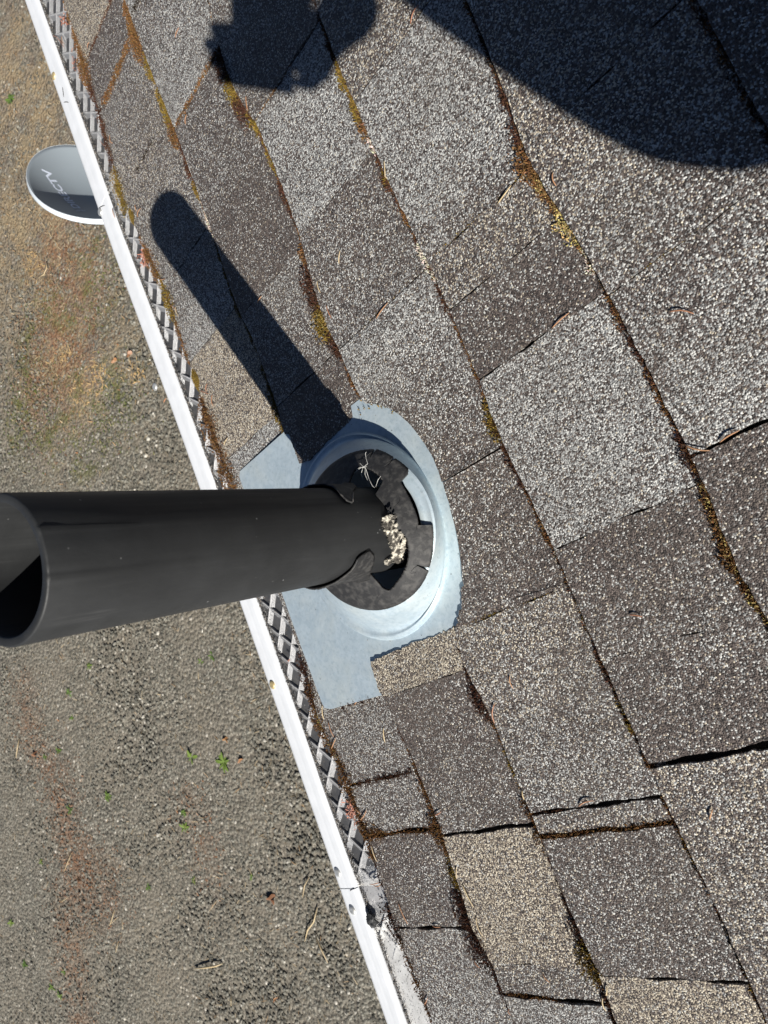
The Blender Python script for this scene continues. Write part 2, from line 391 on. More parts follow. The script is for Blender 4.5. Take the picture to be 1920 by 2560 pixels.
def near_flash(v, u):
    du = max(-.045-u, u-.300, 0); dv = max(v-.345, .0-v, 0); d = math.hypot(du, dv)
    return max(0, 1-d/.06)**1.5
def lift(k, v, u):                                  # waviness of the old roof, plus the flashing under it
    w = .0012*float(noise2(np.array(v*1.0), np.array(u*1.0), 5+k, 11.0)) + .0016*float(noise2(np.array(v), np.array(u), 2, 4.0))
    if k >= 1: w += .0042*near_flash(v, u)
    return w
def top_h(k, v, u):
    t = (v - seam_v(k, u))/E
    return .0046*(1-t) + lift(k, v, u)

def img(P, h=0.0, o=(500, 960), s=2.304): return [rp(o[0]+x/s, o[1]+y/s, h) for x, y in P]
CUT_A = img([(531, 288), (560, 370), (590, 455), (640, 440), (700, 375), (770, 305), (830, 246), (880, 200), (930, 150), (975, 112)], .003)
ARC = img([(980, 110), (1020, 112), (1060, 122), (1095, 132), (1130, 150), (1180, 185), (1230, 232), (1290, 310), (1350, 405), (1385, 480), (1410, 560), (1445, 670), (1480, 800), (1505, 920), (1522, 1050), (1530, 1150), (1528, 1230), (1518, 1300), (1495, 1390)], .003)
CUT_B = img([(1056, 1768), (1022, 1660), (1003, 1592), (1100, 1550), (1200, 1508), (1300, 1470), (1400, 1432), (1492, 1392)], .003)

def jag(P, step, amp, r):
    out = []
    for a, c in zip(P[:-1], P[1:]):
        a = np.array(a); c = np.array(c); L_ = np.linalg.norm(c-a); ph = r.uniform(0, 6.28); wa = min(.0011, L_*.012)*(amp > .0002); n_ = max(1, int(L_/step)); d = (c-a)/(L_+1e-12); q = np.array([-d[1], d[0]])
        for i in range(n_):
            j = 0 if i == 0 and False else r.gauss(0, amp)
            out.append(tuple(a+(c-a)*i/n_+q*(j+wa*math.sin(ph+i/n_*L_*95)*math.sin(math.pi*i/n_))))
    out.append(tuple(P[-1]))
    return out

SV, SF, SC = [], [], []
SIDEF = []
def add_tab(k, poly, ca, cb, u0, u1, th=.0038, seed=0):
    """poly: closed outline in (v,u), counter-clockwise or not; triangulated, given thickness"""
    vs = [p[0] for p in poly]; us = [p[1] for p in poly]
    pts = [Vector((p[0], p[1])) for p in poly]; nb = len(pts)
    inside = []
    vmn, vmx, umn, umx = min(vs), max(vs), min(us), max(us)
    st = .016 if (umx > -.8 and umn < 1.6 and k < 7) else .05
    import itertools
    P = np.array(poly)
    def inpoly(x, y):
        c = False; j = nb-1
        for i in range(nb):
            if (P[i][1] > y) != (P[j][1] > y) and x < (P[j][0]-P[i][0])*(y-P[i][1])/(P[j][1]-P[i][1]+1e-15)+P[i][0]: c = not c
            j = i
        return c
    a = vmn+st*.5
    while a < vmx:
        b_ = umn+st*.5
        while b_ < umx:
            if inpoly(a, b_) and min((P[:, 0]-a)**2+(P[:, 1]-b_)**2) > (st*.35)**2: inside.append(Vector((a, b_)))
            b_ += st
        a += st
    allp = pts+inside
    vo, eo, fo, ov, oe, of = delaunay_2d_cdt(allp, [], [list(range(nb))], 1, 1e-7)
    base = len(SV)
    f0 = near_flash
    r = random.Random(seed)
    tw = r.gauss(0, .0004)
    for q in vo:
        v, u = q.x, q.y
        h = top_h(k, v, u)+tw
        SV.append(rw(v, u, h))
        t = (u0-u)/(u0-u1+1e-9); t = min(1, max(0, t)); t = t*t*(3-2*t)
        n_ = noise2(np.array(v), np.array(u), 9+k, 16.0)*.05+noise2(np.array(v), np.array(u), 31, 34.0)*.045
        SC.append((max(.04, ca[0]*(1-t)+cb[0]*t+float(n_)), ca[1]*(1-t)+cb[1]*t, r.random()))
    for f in fo:
        a_, b_, c_ = [SV[base+i] for i in f]
        nn = np.cross(b_-a_, c_-a_)
        SF.append(tuple(base+i for i in (f if nn @ EN > 0 else f[::-1])))
    # skirt
    omap = {}
    for i, src in enumerate(ov):
        for s_ in src: omap[s_] = i
    ring = [omap.get(i) for i in range(nb)]
    lo = len(SV)
    for i in ring:
        SV.append(SV[base+i]-EN*th if i is not None else SV[base]); SC.append((.12, .1, 0))
    for i in range(nb):
        j = (i+1) % nb
        if ring[i] is None or ring[j] is None or ring[i] == ring[j]: continue
        SF.append((base+ring[i], base+ring[j], lo+j, lo+i))

for k in range(0, 12):
    for ti, (ut, ub, ca, cb, jw) in enumerate(TABS[k]):
        r = random.Random(k*100+ti)
        fine = ut > -.75 and ub < 1.5 and k <= 5
        st, am = (.005, .00035) if fine else (.05, 0)
        prevw = TABS[k][ti-1][4] if ti else 1
        a = ut - prevw*.00042; b_ = ub + jw*.00042
        vt = lambda u: seam_v(k+1, u)+.012
        sp = 'A' if (k == 1 and ub == .2551) else 'B' if (k == 1 and ut == .0020) else 'C' if (k == 2 and ub == .139) else 'D' if (k == 2 and ut == .139) else None
        skew = r.gauss(0, .0012)
        us = np.linspace(a, b_, max(2, int(abs(a-b_)/.03)+1))
        if sp == 'A':
            low = [(seam_v(k, u), u) for u in np.linspace(a, CUT_A[0][1]+.004, 3)]
            P = jag(low+[CUT_A[0]], .004, .0003, r)[:-1]+jag(CUT_A, .003, .0004, r)[:-1]+[CUT_A[-1], (CUT_A[-1][0]+.012, CUT_A[-1][1]+.001)]
            P += [(vt(a), a)]
        elif sp == 'B':
            P = [(.300, .004)]+jag(CUT_B[::-1], .003, .0009, r)[:-1]+[CUT_B[0]]
            P += jag([(seam_v(k, -.036), -.036), (seam_v(k, b_), b_)], .004, .0003, r)+[(vt(b_), b_)]
        elif sp == 'C':
            i6 = 10
            low = [(seam_v(k, u), u) for u in np.linspace(a, ARC[0][1]+.006, 4)]
            arc = ARC[:i6+1]
            P = jag(low+[arc[0]], .004, .0003, r)[:-1]+jag(arc, .004, .0002, r)+[(vt(arc[-1][1]), arc[-1][1]+.0005)]
            P += [(vt(a), a)]
        elif sp == 'D':
            arc = ARC[10:]; arc = [(arc[0][0], arc[0][1]-.0015)]+arc[1:]
            low = [(seam_v(k, u), u) for u in np.linspace(ARC[-1][1]-.006, b_, 2)]
            P = jag(arc[:6], .004, .0004, r)[:-1]+jag(arc[5:], .0028, .0010, r)[:-1]+[arc[-1]]
            if abs(low[0][1]-low[-1][1]) > 1e-4 and low[-1][1] < low[0][1]: P += low
            else: P += [(seam_v(k, b_), b_-.0005)]
            P += [(vt(b_), b_), (vt(arc[0][1]), arc[0][1]-.0005)]
        else:
            low = jag([(seam_v(k, u), u) for u in us], st, am, r)
            s2 = jag([(seam_v(k, b_), b_), (vt(b_), b_+skew)], st, am, r)
            s1 = jag([(vt(a), a), (seam_v(k, a), a)], st, am, r)
            P = low[:-1]+s2[:-1]+[(vt(b_), b_+skew)]+s1[:-1]
        add_tab(k, P, ca, cb, ut, ub, seed=k*77+ti)
print('shingle verts', len(SV))

# ------------------------------------------------------------------ the roof as one thing
house = empty('house_roof', RM.copy()); bpy_update()
tag(house, 'worn grey and brown asphalt shingle roof slope with mossy seams', 'roof')
sh = mesh('shingles', SV, SF, M_GRAN, house, cols={'blend': SC})
def slab(v0, v1, u0, u1, h0, h1):
    V = [rw(v, u, h) for v in (v0, v1) for u in (u0, u1) for h in (h0, h1)]
    return V, [(0, 1, 3, 2), (4, 6, 7, 5), (0, 4, 5, 1), (2, 3, 7, 6), (0, 2, 6, 4), (1, 5, 7, 3)]
# dark bitumen lying between the tabs, then the deck, with a hole left round the pipe
UL = [slab(-.004, .115, -1.9, 2.7, -.0085, -.0045), slab(.115, .32, -1.9, .02, -.0085, -.0045), slab(.115, .32, .245, 2.7, -.0085, -.0045), slab(.32, 4.0, -1.9, 2.7, -.0085, -.0045)]
mesh('shingle_underlay', *join(UL), simple('bitumen', (.016, .015, .014), .9, 0, 60, (.05, .035, .02), .6, (300, .5, .001)), house)
mesh('roof_deck', *join([slab(-.01, .16, -1.9, 2.7, -.022, -.0087), slab(.16, .345, -1.9, .03, -.022, -.0087), slab(.16, .345, .225, 2.7, -.022, -.0087), slab(.345, 4.0, -1.9, 2.7, -.022, -.0087)]), M_WOOD, house)
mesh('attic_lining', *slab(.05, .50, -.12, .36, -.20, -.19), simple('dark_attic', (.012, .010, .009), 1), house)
mesh('upper_shingles', *slab(12*E+.03, 3.98, -1.9, 2.7, -.001, .004), M_GRAN, house, cols={'blend': [(.35, .2, .5)]*8})
fx = rw(0, 0, 0)
V, F = box((fx[0]+.012, .4, fx[2]-.10), (.011, 0, 0), (0, 2.3, 0), (0, 0, .072))
mesh('fascia', V, F, M_FASCIA, house)
V, F = box((fx[0]+.20, .4, fx[2]-.165), (.178, 0, 0), (0, 2.3, 0), (0, 0, .006)); mesh('soffit', V, F, M_FASCIA, house)
V, F = box((fx[0]+2.2, .4, (fx[2]-.17)/2), (1.8, 0, 0), (0, 2.2, 0), (0, 0, (fx[2]-.174)/2)); mesh('wall', V, F, M_WALL, house)

# ------------------------------------------------------------------ flashing of the vent pipe
PX, PY = -0.3834, 0.1258                             # pipe axis, measured
AX = CAM + np.array([PX, PY, 0.0])
PR = .0445
ZCOL = ZC - .612                                     # level top of the flashing collar
pipe_roof = rw(.2473, .1259, 0)
fl = empty('pipe_flashing', Matrix.Translation(Vector(tuple(pipe_roof)))); bpy_update()
tag(fl, 'pale blue-grey galvanised flashing with torn black rubber collar around the vent pipe', 'flashing')
def plate_h(v, u): return .0042 + .0010*(1-v/.34) + .0004*float(noise2(np.array(v), np.array(u), 4, 14.0))
rr = random.Random(3)
outl = [(.014, .296), (.020, .302), (.143, .3005), (.155, .285), (.18, .272), (.30, .266), (.325, .25), (.345, .225), (.352, .19), (.356, .13), (.352, -.02), (.338, -.036), (.30, -.039), (.139, -.0385), (.030, -.0345), (.0175, -.0305), (.0155, -.022)]
RC = (.208, .131); RR = .1185                        # foot of the dome on the plate
P = []
for a, c in zip(outl, outl[1:]+outl[:1]):
    n_ = max(1, int(math.dist(a, c)/.01))
    for i in range(n_): P.append((a[0]+(c[0]-a[0])*i/n_, a[1]+(c[1]-a[1])*i/n_))
NT = 144
ring = [(RC[0]+RR*math.cos(2*math.pi*i/NT), RC[1]+RR*math.sin(2*math.pi*i/NT)) for i in range(NT)]
pts = [Vector(p) for p in P] + [Vector(p) for p in ring]
for a in np.arange(.02, .35, .012):
    for b_ in np.arange(-.03, .30, .012):
        if math.hypot(a-RC[0], b_-RC[1]) > RR+.006 and .022 < a < .345 and -.029 < b_ < .293: pts.append(Vector((a, b_)))
nb = len(P)
edges = [(nb+i, nb+(i+1) % NT) for i in range(NT)] + [(i, (i+1) % nb) for i in range(nb)]
vo, eo, fo, ov, oe, of = delaunay_2d_cdt(pts, edges, [], 0, 1e-7)
V = [rw(q.x, q.y, plate_h(q.x, q.y)) for q in vo]; F = []
PP = np.array(P)
def inP(x, y, P=PP):
    c = False; j = len(P)-1
    for i in range(len(P)):
        if (P[i][1] > y) != (P[j][1] > y) and x < (P[j][0]-P[i][0])*(y-P[i][1])/(P[j][1]-P[i][1]+1e-15)+P[i][0]: c = not c
        j = i
    return c
for f in fo:
    cx = sum(vo[i].x for i in f)/3; cy = sum(vo[i].y for i in f)/3
    if math.hypot(cx-RC[0], cy-RC[1]) < RR*math.cos(math.pi/NT)-1e-5 or not inP(cx, cy): continue
    a_, b_, c_ = [V[i] for i in f]; nn = np.cross(b_-a_, c_-a_); F.append(tuple(f) if nn @ EN > 0 else tuple(f[::-1]))
pl = mesh('base_plate', V, F, M_GALV, fl)
md = pl.modifiers.new('thickness', 'SOLIDIFY'); md.thickness = .0009; md.offset = -1
# dome: from the ring on the sloping plate to the level collar circle
V = []; F = []
prof = [(0, 0), (.02, .0016), (.05, .0034), (.09, .0046), (.15, .0050), (.20, .0044)]
NS = 22
for i in range(NT):
    w = 2*math.pi*i/NT
    foot = rw(RC[0]+RR*math.cos(w), RC[1]+RR*math.sin(w), plate_h(RC[0]+RR*math.cos(w), RC[1]+RR*math.sin(w)))
    cx = math.cos(w)*EX[0]; th = math.atan2(math.sin(w), math.cos(w))
    top = np.array([AX[0]+.0800*math.cos(th), AX[1]+.0800*math.sin(th), ZCOL])
    fr = rw(RC[0], RC[1], 0)
    for s in range(NS):
        t = s/(NS-1)
        e = t
        p = foot*(1-e)+top*e
        bulge = .0052*math.exp(-((t-.13)/.07)**2) - .0030*math.exp(-((t-.33)/.10)**2) + .0035*math.exp(-((t-.72)/.22)**2)
        bulge *= min(1, t/.06)*min(1, (1-t)/.05)*min(1, max(.12, (np.linalg.norm(top-foot)-.026)/.035))
        V.append(p+EN*bulge)
    for q in ((.0800, .0), (.0788, .0012), (.0770, .0013), (.0755, .0006)):
        V.append(np.array([AX[0]+q[0]*math.cos(th), AX[1]+q[0]*math.sin(th), ZCOL+q[1]]))
    for q in ((.071, .0022), (.0665, .0034), (.0655, .0026), (.0655, -.003)):
        V.append(np.array([AX[0]+q[0]*math.cos(th), AX[1]+q[0]*math.sin(th), ZCOL+q[1]]))
M_ = NS+8
for i in range(NT):
    j = (i+1) % NT
    for s in range(M_-1): F.append((i*M_+s, j*M_+s, j*M_+s+1, i*M_+s+1))
mesh('dome', V, F, M_GALV, fl, smooth=True)

# rubber collar with the torn outline measured in polar form (degrees, mm)
RIN = [(-180, 45), (-125, 45), (-92, 45), (-80, 45.4), (-75, 45.6), (-74.5, 54), (-78, 57), (-73, 62), (-70, 64.7), (-59, 63.7), (-51, 62.5), (-41, 60.3), (-30, 57), (-25.5, 54.5), (-23.5, 48), (-11, 45.6), (0, 45.2), (28, 45.2), (31, 46), (33, 55), (35, 59), (42, 61.4), (50, 63.5), (57, 64.7), (64, 65.0), (68, 64), (71, 61), (73, 55), (74, 45.5), (90, 45), (180, 45)]
RIN = [(-180, 45), (-93, 45), (-90, 45.2), (-89.5, 62), (-86, 67), (-80, 66.5), (-73, 65), (-59, 63.7), (-51, 62.5), (-41, 60.3), (-30, 57), (-25.5, 54.5), (-23.5, 48), (-11, 45.6), (0, 45.2), (28, 45.2), (31, 46), (33, 55), (35, 59), (42, 61.4), (50, 63.5), (57, 64.7), (64, 65.0), (68, 64), (71, 61), (73, 55), (74, 45.5), (90, 45), (180, 45)]
ROUT = [(-180, 81.5), (-100, 82.5), (-67, 82.5), (-52.2, 81.4), (-51.6, 71), (-50.8, 71), (-50, 81), (-32, 79.6), (-19.2, 79.2), (-18.6, 67), (-13, 67.6), (-3, 66.6), (10, 66.6), (22, 68.3), (23.2, 77.8), (26, 80.6), (39.4, 81.4), (39.9, 73), (40.5, 73), (41, 81.6), (57.4, 84), (58, 76), (58.8, 76), (59.2, 83.6), (90, 82), (180, 81.5)]
def pol(t, T_): return float(np.interp(t, [p[0] for p in T_], [p[1] for p in T_]))
NA = 900; NRB = 14; V = []; F = []
rj = random.Random(11)
jit = [rj.gauss(0, .35) for _ in range(NA)]
for i in range(NA):
    t = -180+360*i/NA; ri = pol(t, RIN); ro = pol(t, ROUT)
    if ri > 46: ri += jit[i]*1.0
    ro += jit[(i*7) % NA]*.35
    for s in range(NRB):
        r = (ri+(ro-ri)*s/(NRB-1))/1000
        z = ZCOL + .0020 + (.0815-r)*.60 if r < .0800 else ZCOL+.0020-(r-.08)*1.2
        z += .0004*float(noise2(np.array(r*1.0), np.array(math.radians(t)*.08), 3, 60.0))
        w = math.radians(t); V.append((AX[0]+r*math.cos(w), AX[1]+r*math.sin(w), z))
for i in range(NA):
    j = (i+1) % NA
    for s in range(NRB-1): F.append((i*NRB+s, i*NRB+s+1, j*NRB+s+1, j*NRB+s))
rub = mesh('rubber_collar', V, F, M_RUB, fl, smooth=True)
md = rub.modifiers.new('thickness', 'SOLIDIFY'); md.thickness = .0026; md.offset = -1
# torn sleeve hugging the pipe; tongues left and right of the tear
def sleeve(t0, t1, top, bot, n=120, thick=.0016):
    V = []; F = []; K = 12
    for i in range(n+1):
        t = t0+(t1-t0)*i/n; w = math.radians(t); zt = ZC+top(t); zb = ZC+bot(t)
        for s in range(K):
            q = s/(K-1); z = zb+(zt-zb)*q
            r = PR+.0012+.0030*max(0, 1-(z-(ZC-.590))/.016)**2 + .0010*abs(float(noise2(np.array(t*.05), np.array(z*1.0), 8, 14)))
            if q > .93: r += .0012
            V.append((AX[0]+r*math.cos(w), AX[1]+r*math.sin(w), z))
    for i in range(n):
        for s in range(K-1): F.append((i*K+s, (i+1)*K+s, (i+1)*K+s+1, i*K+s+1))
    o = mesh('torn_sleeve', V, F, M_RUB, fl, smooth=True)
    m_ = o.modifiers.new('thickness', 'SOLIDIFY'); m_.thickness = thick; m_.offset = 1
    return o
lowtop = lambda t: float(np.interp(t, [-180, -150, -105, -89, -75, -62, -50, -46, -42], [-.528, -.524, -.516, -.519, -.524, -.530, -.5300, -.5340, -.546]))
lowbot = lambda t: float(np.interp(t, [-180, -96, -92, -75, -62, -50, -42], [-.590, -.590, -.588, -.572, -.566, -.560, -.5475]))
sleeve(-180, -42, lowtop, lowbot)
upt = lambda t: float(np.interp(t, [16, 20, 30, 45, 60, 90, 180], [-.5345, -.528, -.5275, -.533, -.536, -.530, -.528]))
upb = lambda t: float(np.interp(t, [16, 24, 31, 40, 48, 60, 72, 76, 180], [-.5350, -.541, -.549, -.560, -.574, -.583, -.588, -.590, -.590]))
sleeve(16, 180, upt, upb)
# cracks in the perished rubber
def rz(r): return ZCOL+.0021+(.0815-r)*.60 if r < .080 else ZCOL+.0021-(r-.08)*1.2
for pts_ in ([(39, 81), (41, 76), (42, 72), (44, 69)], [(58, 83), (60, 79), (63, 75), (67, 73)], [(35, 70), (33, 66), (29, 62), (27, 59)], [(-18, 66), (-22, 65.5), (-28, 65)], [(-51, 72), (-54, 70), (-58, 69)], [(-60, 70), (-57, 73)], [(-92, 80), (-86, 77), (-80, 76)], [(10, 60), (6, 57), (4, 52)], [(-36, 76), (-39, 72)], [(-101, 70), (-95, 66), (-92, 60)]):
    P_ = [np.array([AX[0]+r_/1000*math.cos(math.radians(t_)), AX[1]+r_/1000*math.sin(math.radians(t_)), rz(r_/1000)]) for t_, r_ in pts_]
    V, F = tube(P_, [.00012]+[.00032]*(len(P_)-2)+[.00012], 5); mesh('crack', V, F, M_BLACK, fl, smooth=True)
# pale torn edge on the upper flap
V, F = tube([AX*[1, 1, 0]+[(PR+.0030)*math.cos(math.radians(t)), (PR+.0030)*math.sin(math.radians(t)), ZC+upb(t)-.0003] for t in (17, 21, 25, 29, 33)], [.0003, .0007, .0008, .0006, .0003])
mesh('frayed_edge', V, F, M_RUBEDGE, fl, smooth=True)
V, F = tube([AX*[1, 1, 0]+[(PR+.0026)*math.cos(math.radians(t)), (PR+.0026)*math.sin(math.radians(t)), ZC+z] for t, z in ((39, -.555), (42, -.557), (45, -.5565), (48, -.552))], [.0004, .0009, .0009, .0004])
mesh('frayed_edge', V, F, M_RUBEDGE, fl, smooth=True)

# ------------------------------------------------------------------ vent pipe
ZT = ZC-.230; ZB = ZC-.80
vp = empty('vent_pipe', Matrix.Translation(Vector((AX[0], AX[1], pipe_roof[2])))); bpy_update()
tag(vp, 'tall black plastic plumbing vent pipe rising through the torn flashing', 'vent pipe')
V = []; F = []; NP = 128
rp_ = random.Random(5)
nick = [0]*NP
for i in (3, 30, 31, 44, 70, 118, 121): nick[i] = rp_.uniform(.0004, .0012)
pr = [(PR, ZB), (PR, ZC-.6), (PR, ZC-.45), (PR, ZC-.3), (PR, ZT-.0012), (PR-.0005, ZT-.0002), (PR-.0012, ZT), (PR-.0050, ZT), (PR-.0056, ZT-.0006), (PR-.0058, ZT-.002), (PR-.0058, ZC-.4), (PR-.0058, ZB)]
for i in range(NP):
    w = 2*math.pi*i/NP
    for s, (r, z) in enumerate(pr):
        rr_ = r+(nick[i] if s in (4, 5) else 0)
        V.append((AX[0]+rr_*math.cos(w), AX[1]+rr_*math.sin(w), z+(nick[i]*.6 if s in (5, 6) else 0)))
K = len(pr)
for i in range(NP):
    j = (i+1) % NP
    for s in range(K-1): F.append((i*K+s, j*K+s, j*K+s+1, i*K+s+1))
mesh('pipe_wall', V, F, M_ABS, vp, smooth=True)
w0 = [(AX[0]+(PR-.006)*math.cos(2*math.pi*i/32), AX[1]+(PR-.006)*math.sin(2*math.pi*i/32), ZB+.01) for i in range(32)]
mesh('pipe_bottom', w0, [tuple(range(32))], M_BLACK, vp)

# insulation fibre caught between pipe and rubber
def blobmesh(c, r, seed, n=14, squash=(1, 1, 1), amp=.35):
    V = []; F = []; r2 = random.Random(seed)
    for i in range(n+1):
        ph = math.pi*i/n
        for j in range(2*n):
            th = math.pi*j/n; d = np.array([math.sin(ph)*math.cos(th), math.sin(ph)*math.sin(th), math.cos(ph)])
            k = 1+amp*float(noise2(np.array(d[0]*1.3+seed), np.array(d[1]*1.3+d[2]*2.1), seed, 3.2))
            V.append(np.array(c)+d*r*k*np.array(squash))
    for i in range(n):
        for j in range(2*n): F.append((i*2*n+j, (i+1)*2*n+j, (i+1)*2*n+(j+1) % (2*n), i*2*n+(j+1) % (2*n)))
    return V, F
V = []; F = []; NU, NV = 110, 60
itop = lambda t: float(np.interp(t, [-60, -52, -44, -36, -28, -20, -8, 2, 6], [-.605, -.598, -.592, -.587, -.580, -.574, -.568, -.571, -.58]))
ibot = lambda t: float(np.interp(t, [-60, -50, -40, -30, -20, -10, 6], [-.612, -.616, -.616, -.612, -.606, -.600, -.592]))
keep = []
for i in range(NU+1):
    t = 6-66*i/NU; w = math.radians(t-7)
    for j in range(NV+1):
        q = j/NV; z = itop(t)*(1-q)+ibot(t)*q
        n1_ = float(noise2(np.array(t*.16), np.array(z*900*.16), 5, 2.1)); n2_ = float(noise2(np.array(t*.5), np.array(z*450), 8, 1.3))
        r = PR+.0010+.0005*n2_+q*(.0055+.0022*n1_); V.append((AX[0]+r*math.cos(w), AX[1]+r*math.sin(w), ZC+z)); keep.append(n1_*.7+n2_*.6)
for i in range(NU):
    for j in range(NV):
        a_ = i*(NV+1)+j; e_ = min(i, NU-i, j, NV-j)
        if keep[a_] < -.75 or (e_ < 10 and keep[a_] < -.45+.10*(10-e_)): continue
        F.append((a_, a_+1, a_+NV+2, a_+NV+1))
o = mesh('insulation_clump', V, F, M_FIBRE, origin=(AX[0]+.048, AX[1]-.02, ZC-.60)); tag(o, 'crumbling cream insulation packed between pipe and torn rubber', 'insulation')
md = o.modifiers.new('thickness', 'SOLIDIFY'); md.thickness = .0012; md.offset = 1
fib = []
for i in range(26):
    t_ = rr.uniform(-62, 2); w_ = math.radians(t_); q_ = PR+rr.uniform(.002, .008); p_ = np.array([AX[0]+q_*math.cos(w_), AX[1]+q_*math.sin(w_), ZC+itop(t_)-rr.uniform(.002, .018)])
    fib.append(blobmesh(p_, rr.uniform(.0006, .0018), i, 6, (1.4, 1, .6), .5))
o = mesh('insulation_flakes', *join(fib), M_FIBRE, origin=(AX[0]+.048, AX[1]-.02, ZC-.60)); tag(o, 'small loose cream flakes round the insulation clump on the pipe', 'insulation', kind='stuff')
w = math.radians(-60); o = mesh('insulation_clump', *blobmesh((AX[0]+(PR+.004)*math.cos(w), AX[1]+(PR+.004)*math.sin(w), ZC-.589), .0032, 21, 12, (1.3, 1, .8), .4), M_FIBRE, origin=(AX[0]+.024, AX[1]-.042, ZC-.589)); tag(o, 'tiny white fibre tuft below the larger insulation on the pipe', 'insulation')
# cobweb in the upper hole
web = []
def pz(px, py, z):
    d = ray(px, py); return CAM + d*(-(ZC-z)/d[2])
c8 = lambda x, y, z=-.600: pz(800+x/5.027, 1080+y/5.027, ZC+z)
for L_ in ([(545, 430), (580, 470), (600, 540), (620, 600)], [(765, 555), (730, 600), (700, 690)], [(500, 390), (545, 440), (600, 400), (578, 330)], [(450, 470), (500, 450), (560, 440), (590, 430)], [(430, 520), (470, 480), (520, 445)], [(620, 600), (660, 680), (690, 700)], [(540, 440), (520, 520), (540, 600)], [(570, 440), (565, 530), (600, 610)], [(580, 330), (570, 270), (582, 250)]):
    web.append(tube([c8(x, y, -.595) for x, y in L_], [.00008]+[.00019]*(len(L_)-2)+[.00008], 5))
o = mesh('spider_web', *join(web), M_WEB, origin=c8(580, 450)); tag(o, 'white spider web strands across the hole in the rubber', 'web')

# ------------------------------------------------------------------ gutter
def roff(u): return float(np.interp(u, [-.2, .1, .45, .74, 1.3], [0, 0, -.001, -.0095, -.0100]))
def extr(prof, u0, u1, seg=24, close=True):
    """profile in (v,h) swept along the eave"""
    V = []; F = []; n = len(prof)
    for i in range(seg+1):
        u = u0+(u1-u0)*i/seg; wob = .0012*math.sin(u*3.1+.6)
        for v, h in prof: V.append(rw(v+wob+(roff(u) if v < 0 else 0), u, h))
    for i in range(seg):
        for j in range(n if close else n-1): F.append((i*n+j, i*n+(j+1) % n, (i+1)*n+(j+1) % n, (i+1)*n+j))
    return V, F
gut = empty('rain_gutter', Matrix.Translation(Vector(tuple(rw(-.06, .3, -.06))))); bpy_update()
tag(gut, 'long white aluminium rain gutter along the eave', 'gutter')
prof = [(-.0655, -.0075), (-.094, -.0065), (-.099, -.008), (-.1005, -.014), (-.098, -.030), (-.088, -.050), (-.079, -.066), (-.072, -.105), (.045, -.105), (.032, -.020), (.0335, -.020), (.0475, -.1065), (-.0735, -.1065), (-.081, -.066), (-.090, -.051), (-.100, -.031), (-.1030, -.014), (-.1015, -.0062), (-.095, -.0050), (-.0655, -.0060)]
V, F = extr(prof, -1.9, 2.7, 60); mesh('trough', V, F, M_WHITE, gut, smooth=False)

# guard sections: embossed mesh panel, white front rail, screws
Av = np.array([-.02150, -.02043]); Bv = np.array([.02073, -.01928]); G0 = np.array([-.04400, .12191])
AB = np.linalg.inv(np.column_stack([Av, Bv]))
VIN, VOUT = -.0655, .012
def emb(v, u, flat0, flat1):
    a, b_ = AB @ (np.array([v, u])-G0); fa = a-math.floor(a); fb = b_-math.floor(b_)
    def pr_(f, lo, hi, rim):      # 0 on the ridge, 1 on the floor
        if f < rim or f > 1-rim: return 0.0
        if f < lo: return (f-rim)/(lo-rim)
        if f > hi: return (1-rim-f)/(1-rim-hi)
        return 1.0
    d = min(pr_(fa, .27, .97, .03), pr_(fb, .27, .97, .028))
    fade = 1.0
    fade *= min(1, max(0, (v-(VIN+roff(u)+.001))/.003))
    fade *= min(1, max(0, abs(u-flat0)/.020-.25)) * min(1, max(0, abs(u-flat1)/.035-.35))
    return d*fade
grng = random.Random(77)
